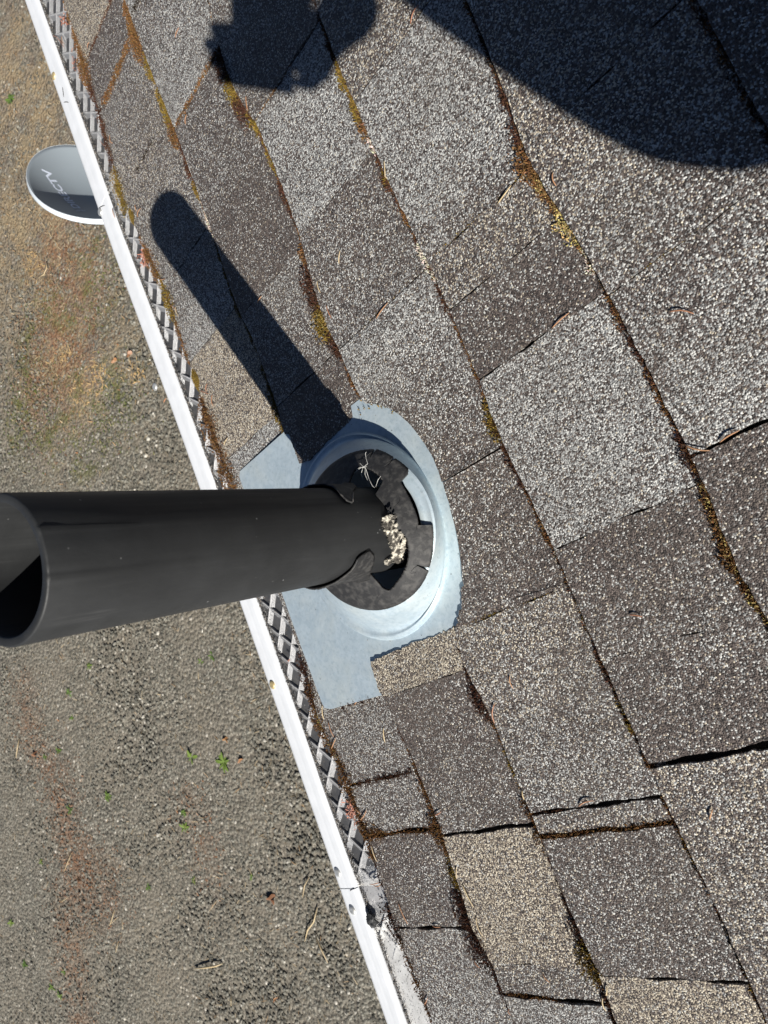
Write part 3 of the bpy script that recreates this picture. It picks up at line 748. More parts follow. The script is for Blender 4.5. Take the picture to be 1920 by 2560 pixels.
def guard(u0, u1, label, flatbelow=None, scr=()):
    g = empty('gutter_guard', Matrix.Translation(Vector(tuple(rw(-.03, (u0+u1)/2, -.012))))); bpy_update()
    tag(g, label, 'gutter guard', 'mesh gutter guard sections along the eave')
    st = .0010 if (u1 < 1.7 and u0 > -.9) else .0013
    def panel(a, b_, m_, name):
        na = max(2, int(abs(b_-a)/st)); nv = int((VOUT-VIN)/.0010); V = []; F = []; Dp = []; fm = []
        for i in range(na+1):
            u = a+(b_-a)*i/na
            for j in range(nv+1):
                v0_ = VIN+roff(u); v = v0_+(VOUT-v0_)*j/nv
                d = emb(v, u, u0, u1) if (flatbelow is None or u > flatbelow-.035) else 0
                if flatbelow is not None: d *= min(1, max(0, (u-flatbelow+.03)/.05))
                h = -.0080-.0036*d+.0006*math.sin(u*14+v*40) + (.0016*max(0, 1-(v-v0_)/.003))
                V.append(rw(v, u, h)); Dp.append(d)
        for i in range(na):
            for j in range(nv):
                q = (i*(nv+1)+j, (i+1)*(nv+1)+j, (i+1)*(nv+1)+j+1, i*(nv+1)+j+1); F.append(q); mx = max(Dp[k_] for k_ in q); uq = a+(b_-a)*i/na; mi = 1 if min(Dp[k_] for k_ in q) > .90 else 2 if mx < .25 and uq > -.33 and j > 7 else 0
                pb = max(0, 1-(uq-u0)/.030) if u0 > -1 else max(0, min(1, (-.285-uq)/.032))
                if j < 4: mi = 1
                if m_ is M_GUARD and grng.random() < pb*pb*1.1+(.02 if pb > 0 else 0): mi = 3  # glare colour speckled in towards the section end
                if m_ is M_GUARD_GLARE and grng.random() < .035: mi = 1
                fm.append(mi)
        return mesh(name, V, F, None, g, smooth=False, mats=[m_, M_SCREEN, M_RIDGE, M_GUARD_GLARE], fmi=fm)
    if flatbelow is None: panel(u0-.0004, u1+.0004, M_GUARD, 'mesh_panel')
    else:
        panel(flatbelow, u1+.0004, M_GUARD, 'mesh_panel'); panel(u0-.0004, flatbelow, M_GUARD_GLARE, 'mesh_panel')
    pr2 = [(v_-.0026, h_) for v_, h_ in [(-.0632, -.0052), (-.0660, -.0026), (-.0715, -.0020), (-.0785, -.0021), (-.0835, -.0024), (-.0885, -.0023), (-.0985, -.0026), (-.1035, -.0040), (-.1058, -.0075), (-.1052, -.0110), (-.1040, -.0110), (-.1042, -.0078), (-.1022, -.0052), (-.098, -.0042), (-.0885, -.0043), (-.0835, -.0050), (-.0785, -.0040), (-.0715, -.0036), (-.0660, -.0042), (-.0636, -.0062)]]
    V, F = extr(pr2, u0+.0007, u1-.0007, max(6, int((u1-u0)*14)))
    n = len(pr2); F.append(tuple(range(n))[::-1]); F.append(tuple(range(len(V)-n, len(V))))
    mesh('front_rail', V, F, M_WHITE, g, smooth=False)
    for (v, u, gold) in scr:
        V = []; F = []; q = 20
        for r_, h in ((.0062, -.0034), (.0062, -.0014), (.0050, -.0004), (.0030, .0002), (.0012, -.0002)):
            for i in range(q): V.append(rw(v+r_*math.cos(2*math.pi*i/q), u+r_*math.sin(2*math.pi*i/q), h))
        for s in range(4):
            for i in range(q): F.append((s*q+i, s*q+(i+1) % q, (s+1)*q+(i+1) % q, (s+1)*q+i))
        F.append(tuple(range(4*q, 5*q)))
        s_ = mesh('screw', V, F, M_SCREWG if gold else M_SCREW, g, smooth=True)
        bx = [box(rw(v, u, .0006), EX*.0042, EY*.0006, EN*.0005), box(rw(v, u, .0007), EX*.0006, EY*.0042, EN*.0005)]
        sl_ = mesh('screw_slot', *join(bx), M_BLACK, s_)
    return g
def sc(x, y, gold=0): v, u = rp(x, y, -.002); return (v, u, gold)
guard(-1.9, -.2600, 'gutter guard section near the bottom of the photo turning bright silver with sun glare put into its colour', flatbelow=-.325, scr=[sc(881, 2275)])
guard(-.2600, .8370, 'embossed diamond mesh gutter guard section passing under the vent pipe', scr=[sc(250, 530), sc(387, 967), sc(681, 1712, 1), sc(844, 2181)])
guard(.8370, 2.0, 'gutter guard section above the satellite dish, littered with red-brown bits', scr=[sc(134, 190, 1)])
v, u = rp(926, 2302); o = mesh('sealant_lump', *blobmesh(rw(v, u, -.002), .0072, 4, 12, (1, 1.3, .6), .3), M_BLACK, origin=rw(v, u, -.004)); tag(o, 'small black lump stuck to the inner lip of the white rail', 'sealant')
# scratches, a dent and joint lines of the rail: added as thin tubes further down

# ------------------------------------------------------------------ satellite dish in the yard
DC = CAM + np.array([-2.15651043, 2.60623436, -2.27516077])
DA = np.array([math.cos(.563)*math.cos(.476), math.cos(.563)*math.sin(.476), math.sin(.563)])
DH = np.cross([0, 0, 1], DA); DH /= np.linalg.norm(DH); DW = np.cross(DA, DH)
dish = empty('satellite_dish', Matrix.Translation(Vector((DC[0]-.05, DC[1]-.03, 0)))); bpy_update()
tag(dish, 'grey satellite dish with white rim on a pole in the yard beyond the gutter', 'satellite dish')
DAx, DBx, DK = .38, .28, .86
M_DISH = simple('dish_grey_paint', (.26, .30, .33), .42, 0, 3, (.23, .26, .29), .5)
M_RIM = simple('dish_white_rim', (.62, .68, .73), .45)
def dpt(x, y, off=0.0): return DC + DH*x + DW*y + DA*(DK*(x*x+y*y*1.25)-.078+off)
V = []; F = []; NR, ND = 26, 96
for s in range(NR+1):
    q = s/NR
    for i in range(ND):
        t = 2*math.pi*i/ND; V.append(dpt(DAx*q*math.cos(t), DBx*q*math.sin(t)))
for s in range(NR):
    for i in range(ND): F.append((s*ND+i, (s+1)*ND+i, (s+1)*ND+(i+1) % ND, s*ND+(i+1) % ND))
d_ = mesh('reflector', V, F, M_DISH, dish, smooth=True); md = d_.modifiers.new('thickness', 'SOLIDIFY'); md.thickness = .003; md.offset = -1
V = []; F = []
pr3 = [(1.0, .0006), (1.004, .0008), (1.009, -.001), (1.014, -.006), (1.021, -.020), (1.012, -.024), (1.006, -.018)]
for i in range(ND):
    t = 2*math.pi*i/ND
    for k_, off in pr3: V.append(dpt(DAx*math.cos(t), DBx*math.sin(t), off) + (DH*math.cos(t)*DAx+DW*math.sin(t)*DBx)*(k_-1))
n = len(pr3)
for i in range(ND):
    j = (i+1) % ND
    for s in range(n): F.append((i*n+s, j*n+s, j*n+(s+1) % n, i*n+(s+1) % n))
mesh('rim', V, F, M_RIM, dish, smooth=True)
mast = [np.array([DC[0]-.05, DC[1]-.03, -.05]), np.array([DC[0]-.05, DC[1]-.03, DC[2]-.26]), DC-DA*.10-DW*.03]
mesh('mast', *tube(mast, [.028, .028, .028], 16), M_RIM, dish, smooth=True)
V, F = box(DC-DA*.105, DH*.07, DW*.09, DA*.02); mesh('back_bracket', V, F, M_RIM, dish)
arm0 = dpt(.06, -.27, -.03)-DW*.02; arm1 = DC-DW*.46+DA*.30-DH*.02
mesh('feed_arm', *tube([dpt(.03, -.20, -.04), arm0, arm1], [.014, .014, .013], 10), M_RIM, dish, smooth=True)
fh = mesh('feed_horn', *tube([arm1-DW*.02, arm1+DW*.05, arm1+DW*.07-DA*.05, arm1+DW*.075-DA*.09], [.02, .03, .032, .026], 16), M_RIM, dish, smooth=True)
mesh('horn_cap', *tube([arm1+DW*.0755-DA*.092, arm1+DW*.077-DA*.102], [.027, .024], 16), M_DISH, fh)
def dplane(px, py):
    d = ray(px, py); t = ((DC-CAM) @ DA - .05)/(d @ DA); p = CAM+d*t-DC; return p @ DH, p @ DW
M_LET = simple('dish_lettering', (.70, .76, .88), .5)
c0 = lambda x, y: (50+x*240/1659, 370+y*240/1659)
def letter_mesh(text, x0, x1, ybase, ytop, name, shear=0.0):
    fc = bpy.data.curves.new(name, 'FONT'); fc.body = text; fc.size = 1.0; fc.resolution_u = 3; fc.offset = .03
    fo_ = bpy.data.objects.new(name, fc); COL.objects.link(fo_); bpy_update()
    me = bpy.data.meshes.new_from_object(fo_.evaluated_get(bpy.context.evaluated_depsgraph_get()))
    P_ = np.array([v.co[:] for v in me.vertices]); fs = [tuple(p.vertices) for p in me.polygons]
    bpy.data.objects.remove(fo_); bpy.data.curves.remove(fc)
    mn, mx = P_.min(0), P_.max(0)
    V = []
    for p in P_:
        a = (p[0]-mn[0])/(mx[0]-mn[0]); b_ = (p[1]-mn[1])/(mx[1]-mn[1])
        x = x0+(x1-x0)*a+shear*b_; y = ybase+(ytop-ybase)*b_; V.append(dpt(x, y, .0012))
    return V, fs
A1 = dplane(*c0(960, 1090)); A2 = dplane(*c0(735, 560)); T1 = dplane(*c0(690, 990)); T2 = dplane(*c0(510, 450))
print('text box', A1, A2, T1, T2)
x0, x1 = (A1[0]+T1[0])/2, (A2[0]+T2[0])/2; yb, yt = (A1[1]+A2[1])/2, (T1[1]+T2[1])/2
ym = (yb+yt)/2; yb = ym-(ym-yb)*1.22; yt = ym+(yt-ym)*1.22
V1, F1 = letter_mesh('DIRECTV', x0, x1, yb, yt, 'lettering')
mesh('lettering', V1, F1, M_LET, dish)
# swoosh mark in front of the word: three short curved bars
bars = []
cxm, cym, hh = x0-.035, (yb+yt)/2, abs(yt-yb)
for k_ in range(3):
    V = []; F = []
    r0, r1 = hh*(.62-.17*k_), hh*(.54-.17*k_)
    for i in range(15):
        t = math.radians(-115+230*i/14)
        for r_ in (r0, r1): V.append(dpt(cxm+r_*math.cos(t)*.75, cym+r_*math.sin(t), .0012))
    for i in range(14): F.append((2*i, 2*i+1, 2*i+3, 2*i+2))
    bars.append((V, F))
mesh('emblem', *join(bars), M_LET, dish)

# ------------------------------------------------------------------ moss in the seams and joints, with seam shadow lines put into its tufts
TINT = {'O': (.15, .078, .030), 'R': (.065, .030, .018), 'G': (.17, .115, .025), 'Y': (.42, .33, .14), 'W': (.55, .50, .42), 'D': (.025, .018, .012)}
nrng = np.random.default_rng(12)
def moss_mesh(samples, name, label=None, parent=None, kind='stuff', hscale=1.0):
    """samples: list of (v,u,h,width(m),tint) mounds; builds cushions of tiny leafy tips"""
    V = []; F = []; Cc = []
    for (v, u, h, size, key, n) in samples:
        base = np.array(TINT[key])
        for _ in range(n):
            a = nrng.uniform(0, 2*math.pi); r = size*math.sqrt(nrng.uniform())*.55
            dv, du = r*math.cos(a), r*math.sin(a)*1.3
            mound = max(0, 1-(r/(size*.6))**2)*size*.28*hscale
            hh = nrng.uniform(.0012, .0030); w = nrng.uniform(.0005, .0010)
            lean = nrng.normal(0, .0009, 2); th = nrng.uniform(0, math.pi)
            p = rw(v+dv, u+du, h+mound-.0006)
            d = EX*math.cos(th)+EY*math.sin(th); d2 = -EX*math.sin(th)+EY*math.cos(th)
            tip = p+EN*hh+EX*lean[0]+EY*lean[1]
            i0 = len(V); V += [p-d*w, p+d*w, tip, p-d2*w, p+d2*w]
            F += [(i0, i0+1, i0+2), (i0+3, i0+4, i0+2)]
            c = base*nrng.uniform(.45, 1.5)*np.array([1, nrng.uniform(.85, 1.15), 1]); ct = c*1.35
            Cc += [c*.8, c*.8, ct, c*.8, c*.8]
    return V, F, Cc
SM = {0: [(0,60,10,'O'),(60,150,14,'O'),(140,200,26,'O'),(200,260,14,'R'),(260,440,15,'R'),(330,440,8,'O'),(440,525,26,'G'),(600,690,22,'O'),(690,800,20,'G'),(720,800,10,'O'),(800,910,15,'O'),(1000,1150,27,'O'),(1000,1100,16,'R'),(1150,1215,34,'O'),(1640,1760,20,'R'),(1700,1900,20,'O'),(1760,1900,10,'Y'),(1900,2000,24,'O'),(2000,2150,22,'O'),(2080,2150,12,'R'),(2150,2250,13,'R'),(2250,2340,26,'R'),(2300,2345,16,'D'),(2340,2560,18,'O'),(2340,2560,12,'R')],
1: [(0,60,14,'O'),(60,120,22,'O'),(120,200,10,'G'),(220,300,13,'G'),(300,345,18,'O'),(345,450,8,'R'),(450,490,8,'G'),(480,600,5,'W'),(600,900,7,'G'),(900,1080,12,'G'),(1700,1800,6,'G'),(1800,1870,5,'R'),(1911,2020,11,'O'),(2020,2140,15,'O'),(2140,2230,13,'G'),(2230,2330,20,'R'),(2330,2400,24,'R'),(2400,2560,9,'R')],
2: [(0,60,6,'O'),(100,170,20,'R'),(170,230,22,'G'),(220,280,22,'R'),(260,330,12,'G'),(330,450,7,'G'),(450,560,10,'R'),(600,650,12,'O'),(650,760,20,'R'),(755,820,20,'G'),(770,815,10,'Y'),(820,890,18,'R'),(890,1000,8,'O'),(1650,1700,8,'R'),(1700,1790,20,'R'),(1790,1830,10,'O'),(1830,2000,7,'G'),(2000,2110,18,'O'),(2110,2240,8,'R'),(2240,2360,18,'R'),(2360,2450,24,'G'),(2450,2560,14,'R')],
3: [(0,150,10,'R'),(150,240,13,'G'),(240,300,18,'G'),(260,290,12,'R'),(300,340,16,'O'),(340,380,9,'W'),(380,480,14,'R'),(400,460,10,'G'),(480,560,8,'O'),(600,700,11,'W'),(700,800,14,'R'),(800,1000,9,'O'),(1000,1100,17,'G'),(1040,1100,12,'R'),(1100,1240,12,'R'),(1240,1370,11,'O'),(1360,1380,9,'W'),(1440,1600,6,'G'),(1620,1720,12,'R'),(1720,1830,11,'G'),(1830,1930,7,'O'),(1960,2060,9,'O'),(2060,2170,9,'G'),(2170,2300,10,'O'),(2300,2560,7,'G')],
4: [(0,200,10,'D'),(210,290,16,'R'),(290,360,22,'R'),(360,440,30,'O'),(430,530,24,'O'),(440,530,16,'Y'),(530,620,24,'Y'),(620,720,14,'W'),(640,720,12,'O'),(720,800,16,'O'),(800,900,12,'R'),(900,1080,12,'O'),(1080,1200,20,'R'),(1120,1200,12,'O'),(1200,1320,15,'Y'),(1200,1540,20,'O'),(1320,1540,18,'Y')]}
samples = []
yline = {0: lambda y: np.interp(y, [p[1] for p in [(166,0),(228,193),(266,320),(312,511),(416,711),(447,808),(520,1020),(762,1640),(810,1820),(860,1903),(925,2084),(1000,2325),(1094,2560)]], [166,228,266,312,416,447,520,762,810,860,925,1000,1094]),
1: lambda y: np.interp(y, [0,332,603,853,1070,1730,2023,2325,2560], [316,448,545,647,719,961,1095,1185,1298]),
2: lambda y: np.interp(y, [0,309,588,882,1648,2030,2367,2560], [530,646,757,864,1168,1337,1477,1549]),
3: lambda y: np.interp(y, [0,366,699,1155,1509,1918,2281,2560], [795,940,1099,1287,1457,1641,1809,1935]),
4: lambda y: np.interp(y, [0,410,804,1216,1537], [1173,1332,1569,1769,1920])}
for k, segs in SM.items():
    for y0, y1, wpx, key in segs:
        v0, ua = rp(yline[k](y0), y0); v1, ub = rp(yline[k](y1), y1)
        vA, uA = rp(yline[k](y0)+wpx, y0); w = abs(vA-v0)*(2.5 if k else 1.75)
        n = max(1, int(abs(ua-ub)/.0022))
        for i in range(n):
            t = (i+nrng.uniform())/n; u = ua+(ub-ua)*t
            ww = w*nrng.uniform(.45, 1.05)*(.55+.55*abs(math.sin(u*190+k*2+math.sin(u*77)*2)))*(.35+.65*math.sin(math.pi*min(1, max(0, t*.9+.05)))**.5)
            v = seam_v(k, u)-ww*.28+nrng.normal(0, .0007)
            h = (top_h(k-1, v, u) if k > 0 else -.0045)
            if k == 0: v = seam_v(0, u)-ww*.12; h = -.0036+(.0040 if nrng.uniform() < .5 else 0)
            samples.append((v, u, h, max(.0022, ww), key, max(2, int(ww*1000*2.2))))
for k in range(0, 6):  # thin line along every seam: its shadow put into dark and brown tufts
    u = -.75
    while u < 1.5:
        u += nrng.uniform(.0015, .0040)
        if (k == 2 and -.01 < u < .27) or (k == 1 and -.04 < u < .262): continue
        if math.sin(u*23+k*3)+math.sin(u*61+k)*.6 < -1.35: continue
        ww = nrng.uniform(.0034, .0085); v = seam_v(k, u)-ww*.30+nrng.normal(0, .0005)
        h = top_h(k-1, v, u) if k > 0 else -.0042
        samples.append((v, u, h, ww, 'D' if nrng.uniform() < .28 else 'R' if nrng.uniform() < .55 else 'O', max(3, int(ww*1000*2.0))))
# joints with moss
JM = [(324,104,266,262,9,'O'),(448,318,545,120,6,'O'),(1030,1929,896,1958,9,'R'),(1084,2077,925,2081,9,'O'),(1361,2088,1689,2054,11,'O'),(1347,2025,1420,2022,5,'R'),(1090,646,1327,424,4,'G'),(875,868,1026,705,3,'G'),(280,0,228,147,4,'R'),(1173,1559,1433,1460,4,'G'),(1274,2478,1400,2500,7,'O'),(1607,685,1750,570,4,'G'),(1750,570,1850,490,5,'Y'),(650,289,733,159,3,'O'),(1150,780,1226,699,4,'G'),(347,428,386,347,4,'D'),(355,0,336,35,5,'D'),(1640,1920,1665,1955,7,'O'),(1355,2085,1400,2085,14,'O'),(912,2075,960,2081,15,'O'),(1730,1120,1760,1150,12,'R')]
for x0_, y0, x1_, y1, wpx, key in JM:
    p0 = rp(x0_, y0); p1 = rp(x1_, y1); w = math.dist(rp(x0_, y0), rp(x0_+wpx, y0))*1.4; L_ = math.dist(p0, p1); n = max(2, int(L_/.0022))
    for i in range(n):
        t = (i+nrng.uniform())/n; v = p0[0]+(p1[0]-p0[0])*t+nrng.normal(0, .0006); u = p0[1]+(p1[1]-p0[1])*t+nrng.normal(0, .0006)
        if nrng.uniform() < .15: continue
        k = max(0, min(6, int(v/E))); ww = w*nrng.uniform(.4, 1.1)
        samples.append((v, u, top_h(k, v, u)-.0012, max(.0018, ww), key, max(2, int(ww*1000*1.6))))
# rim of moss where the shingles meet the top of the flashing
for (x, y) in [(940,150),(960,125),(985,112),(1010,113),(1040,118),(1070,125),(1100,135),(1125,150)]:
    v, u = rp(500+x/2.304, 960+y/2.304)
    for _ in range(2): samples.append((v+.001+nrng.normal(0, .0008), u+nrng.normal(0, .003), .0068, .0022, 'G', 3))
for (x, y) in [(830,1845),(870,1835),(900,1825),(940,1812),(980,1795)]:
    v, u = rp(500+x/2.304, 960+y/2.304)
    for _ in range(5): samples.append((v, u-.002+nrng.normal(0, .002), .003, .005, 'R', 7))
V, F, Cc = moss_mesh(samples, 'moss')
moss = mesh('moss', V, F, M_MOSS, frame=RM, cols={'tint': Cc}); tag(moss, 'brown and olive moss growing along the shingle seams, with dark tufts added for their shadow line', 'moss', kind='stuff')
print('moss tris', len(F))
def cushion(px, py, rx, ry, key, label, h0=-.003, ang=0.0, hgt=.010):
    v0, u0 = rp(px, py); s_ = []
    V = []; F = []; Cc = []; base = np.array(TINT[key]); n = 26
    # solid mound below the tips
    for i in range(9):
        q = i/8
        for j in range(n):
            t = 2*math.pi*j/n; a, b_ = rx*q*math.cos(t), ry*q*math.sin(t)
            v = v0+a*math.cos(ang)-b_*math.sin(ang); u = u0+a*math.sin(ang)+b_*math.cos(ang)
            V.append(rw(v, u, h0+hgt*(1-q**2.2)*(1+.12*math.sin(3*t+q*4)))); Cc.append(base*.55)
    for i in range(8):
        for j in range(n): F.append((i*n+j, (i+1)*n+j, (i+1)*n+(j+1) % n, i*n+(j+1) % n))
    for _ in range(int(rx*ry*3.2e6*1.3)):
        q = math.sqrt(nrng.uniform()); t = nrng.uniform(0, 2*math.pi); a, b_ = rx*q*math.cos(t), ry*q*math.sin(t)
        v = v0+a*math.cos(ang)-b_*math.sin(ang); u = u0+a*math.sin(ang)+b_*math.cos(ang)
        p = rw(v, u, h0+hgt*(1-q**2.2)-.0005); th = nrng.uniform(0, math.pi); w = .0006
        d = EX*math.cos(th)+EY*math.sin(th); tip = p+EN*nrng.uniform(.001, .0026)+EX*nrng.normal(0, .0008)+EY*nrng.normal(0, .0008)
        i0 = len(V); V += [p-d*w, p+d*w, tip]; F.append((i0, i0+1, i0+2)); c = base*nrng.uniform(.5, 1.6); Cc += [c*.8, c*.8, c*1.4]
    o = mesh('moss_cushion', V, F, M_MOSS, origin=rw(v0, u0, h0), cols={'tint': Cc}); tag(o, label, 'moss', 'thick moss cushions at the eave edge')
    return o
cushion(337, 542, .011, .020, 'G', 'olive moss cushion nearest the rounded tip of the pipe shadow')
cushion(322, 505, .008, .020, 'G', 'narrow olive moss strip just above the moss cushion by the shadow tip', hgt=.006)
cushion(352, 572, .012, .016, 'R', 'dark moss cushion dotted with needles just above the red bud cluster', hgt=.006)
cushion(496, 948, .013, .026, 'G', 'bright olive moss cushion halfway between bud cluster and pipe')
cushion(514, 1000, .013, .018, 'O', 'brown moss cushion crossed by orange needles beside the tan shingle', hgt=.007)
cushion(578, 1165, .013, .028, 'O', 'long rust-brown moss cushion just above the vent pipe', hgt=.007)

# ------------------------------------------------------------------ dry conifer needles
def surf_h(v, u):
    if v < -.002: return -.004
    k = int(v/E)
    for kk in (k+1, k, k-1):
        if kk >= 0 and v >= seam_v(kk, u): return top_h(kk, v, u)
    return 0.0
NED = [(1032,63,1053,14,0),(901,309,923,313,0),(971,403,976,451,1),(443,96,453,70,0),(521,31,524,46,1),(472,313,476,289,0),(622,241,629,280,0),(856,661,860,627,1),(651,759,663,740,0),(803,702,812,733,1),(824,762,839,796,0),(950,798,979,757,0),
(1306,444,1325,429,0),(1248,511,1284,465,1),(1392,434,1402,468,0),(1679,781,1742,785,0),(1860,159,1867,125,0),(1384,821,1428,782,0),(1716,1108,1782,1125,0),(1805,1105,1855,1075,0),(1580,1533,1614,1538,0),(1286,1682,1295,1716,0),(1246,1803,1249,1752,0),(1453,2011,1489,1996,0),(1315,1967,1322,1991,1),(1780,2042,1788,2015,0),(1149,2160,1151,2189,1),(1163,2204,1192,2261,1),(1197,2285,1216,2334,1),(1185,2396,1202,2418,0),(1265,2488,1286,2527,0),(1520,2483,1527,2454,1),(1510,2488,1520,2522,1),(1361,2425,1380,2449,0),
(813,1759,819,1795,1),(828,1800,844,1838,0),(837,1869,849,1840,0),(961,1817,967,1853,1),(936,2106,951,2148,1),(1092,2032,1112,2023,0),(889,1762,903,1744,0),(1084,2310,1105,2314,0),(1002,2250,1027,2304,0),(1067,2503,1078,2485,0),(400,646,410,661,1),(404,698,423,698,0),(431,762,451,777,0),(447,765,455,792,1),(505,974,532,985,0),(539,985,543,1016,0),(570,1113,580,1093,1),(526,958,526,980,0),(352,545,362,522,0),(355,560,348,535,0),(346,512,351,530,0),
(150,88,158,110,0),(126,88,158,120,0),(176,130,180,118,0),(247,330,265,350,0),(244,348,276,372,0),(282,338,292,375,0),(294,462,301,500,0),(276,520,284,545,0),(232,108,229,124,0),(188,215,190,212,1),(920,2213,945,2208,0),(930,2216,952,2211,0),(907,2045,925,2020,0),(894,2010,912,2030,0),(1450,2145,1462,2153,0)]
def needle(x0_, y0, x1_, y1, light, idx):
    a = rp(x0_, y0); b_ = rp(x1_, y1); L_ = math.dist(a, b_)
    if L_ < .008: return
    r = random.Random(idx); P = []; bend = r.uniform(-.10, .10)*L_
    q = np.array([-(b_[1]-a[1]), b_[0]-a[0]])/L_
    for i in range(9):
        t = i/8; v = a[0]+(b_[0]-a[0])*t+q[0]*bend*math.sin(math.pi*t); u = a[1]+(b_[1]-a[1])*t+q[1]*bend*math.sin(math.pi*t)
        P.append(rw(v, u, surf_h(v, u)+.0012+.0014*math.sin(math.pi*t)+.0008*t))
    V, F = tube(P, [.0002, .00055, .0006, .0006, .0006, .0006, .00055, .00045, .0002], 6)
    o = mesh('conifer_needle', V, F, M_STRAW if light else M_NEEDLE, origin=P[4], smooth=True)
    v, u = (a[0]+b_[0])/2, (a[1]+b_[1])/2
    colr = 'pale' if light else 'red-brown'
    if v < -.006: grp = 'needles on the gutter guard'; where = 'lying on the gutter guard mesh'
    elif abs(v/E-round(v/E)) < .13 and v < .6: grp = 'needles in the shingle seams'; where = 'in '+('eave', 'second', 'third', 'fourth', 'fifth')[int(round(v/E))]+' mossy seam from gutter'
    else: grp = 'needles on open shingles'; where = 'on '+('lowest', 'second', 'third', 'fourth', 'fifth', 'sixth')[int(v/E)]+' shingle course from gutter'
    NEED.setdefault((colr, where), []).append((u, o, grp))
NEED = {}
for i, q in enumerate(NED): needle(*q, i)
ordw = ['topmost', 'second from the top', 'third from the top', 'fourth from the top', 'fifth from the top', 'sixth from the top', 'seventh from the top', 'eighth from the top', 'ninth from the top', 'tenth from the top', 'eleventh from the top', 'twelfth from the top', 'thirteenth from the top', 'fourteenth from the top', 'fifteenth from the top', 'sixteenth from the top']
for (colr, where), L_ in NEED.items():
    L_.sort(key=lambda q: -q[0])
    for i, (u, o, grp) in enumerate(L_):
        w1 = '' if len(L_) == 1 else ', '+('lowest in the photo' if i == len(L_)-1 else ordw[i])
        tag(o, colr+' needle '+where+w1, 'needle', grp)

# clusters of fallen bud scales
def buds(px, py, n, size, label, seed):
    r = random.Random(seed); parts = []; v0, u0 = rp(px, py)
    for i in range(n):
        v = v0+r.gauss(0, size*.4); u = u0+r.gauss(0, size*.5); p = rw(v, u, -.004+r.uniform(0, .006)); a = r.uniform(0, 6.28); L_ = r.uniform(.003, .008)
        d = EX*math.cos(a)+EY*math.sin(a)+EN*r.uniform(-.3, .7); s_ = np.cross(d, EN); s_ /= np.linalg.norm(s_)+1e-9
        w = r.uniform(.0006, .0016)
        V = [p, p+d*L_*.5+s_*w+EN*.0006, p+d*L_, p+d*L_*.5-s_*w+EN*.0006, p+d*L_*.5-EN*.0007]
        parts.append((V, [(0, 1, 4), (1, 2, 4), (2, 3, 4), (3, 0, 4), (0, 3, 2, 1)]))
    o = mesh('bud_cluster', *join(parts), M_BUD, origin=rw(v0, u0, -.004)); tag(o, label, 'dry buds')
M_BUD = needle_mat('bud_scale', (.42, .17, .11), (.55, .27, .20))
buds(361, 640, 130, .014, 'clump of pinkish-brown dry bud scales on the gutter guard beside the pipe shadow', 1)
buds(880, 2030, 70, .013, 'clump of reddish-brown dry bud scales at the guard edge below the flashing', 2)
buds(160, 50, 26, .012, 'scatter of brown bud scales on the guard at the top of the photo', 3)
buds(186, 160, 12, .012, 'few orange bud flakes on the guard beside the upper yellowed screw', 4)
buds(720, 1655, 4, .004, 'tiny orange flakes on the guard just below the pipe', 5)

# loose granules and grit collected on the guard and shingles
V = []; F = []; Cc = []
def grit(v, u, h, s_):
    i0 = len(V); p = rw(v, u, h); a = nrng.uniform(0, 6.28); d = EX*math.cos(a)+EY*math.sin(a); e = np.cross(EN, d)
    k_ = nrng.uniform(.6, 1.3, 6)*s_
    V.extend([p+d*k_[0], p+e*k_[1], p-d*k_[2], p-e*k_[3], p+EN*k_[4]*.9, p-EN*k_[5]*.5])
    F.extend([(i0, i0+1, i0+4), (i0+1, i0+2, i0+4), (i0+2, i0+3, i0+4), (i0+3, i0, i0+4), (i0+1, i0, i0+5), (i0+2, i0+1, i0+5), (i0+3, i0+2, i0+5), (i0, i0+3, i0+5)])
    c = nrng.choice([0, 0, 0, 0, 1, 2, 2]); c = np.array([(.035, .033, .032), (.40, .40, .39), (.20, .17, .14)][c])*nrng.uniform(.7, 1.4); Cc.extend([c]*6)
for _ in range(5200):
    u = nrng.uniform(-.55, 1.45); grit(-.0640+roff(u)+abs(nrng.normal(0, .0045)), u, -.0068+nrng.uniform(0, .001), nrng.uniform(.0005, .0011))
for _ in range(1500):
    u = nrng.uniform(-.5, 1.4); v = nrng.uniform(-.06, -.002); d = emb(v, u, -.26, .837); grit(v, u, -.0078-.0036*d, nrng.uniform(.0004, .0009))
for _ in range(300):
    u = nrng.uniform(-.42, 1.2); v = -.004-abs(nrng.normal(0, .006)); grit(v, u, -.0070, nrng.uniform(.0006, .0012))
for _ in range(60):
    u = nrng.uniform(-.02, .28); v = nrng.uniform(.02, .33); 
    if math.hypot(v-RC[0], u-RC[1]) > RR: grit(v, u, plate_h(v, u)+.0004, nrng.uniform(.0004, .0008))
o = mesh('loose_granules', V, F, M_DEBRIS, frame=RM, cols={'tint': Cc}); tag(o, 'loose shingle granules and grit gathered on the gutter guard', 'grit', kind='stuff')
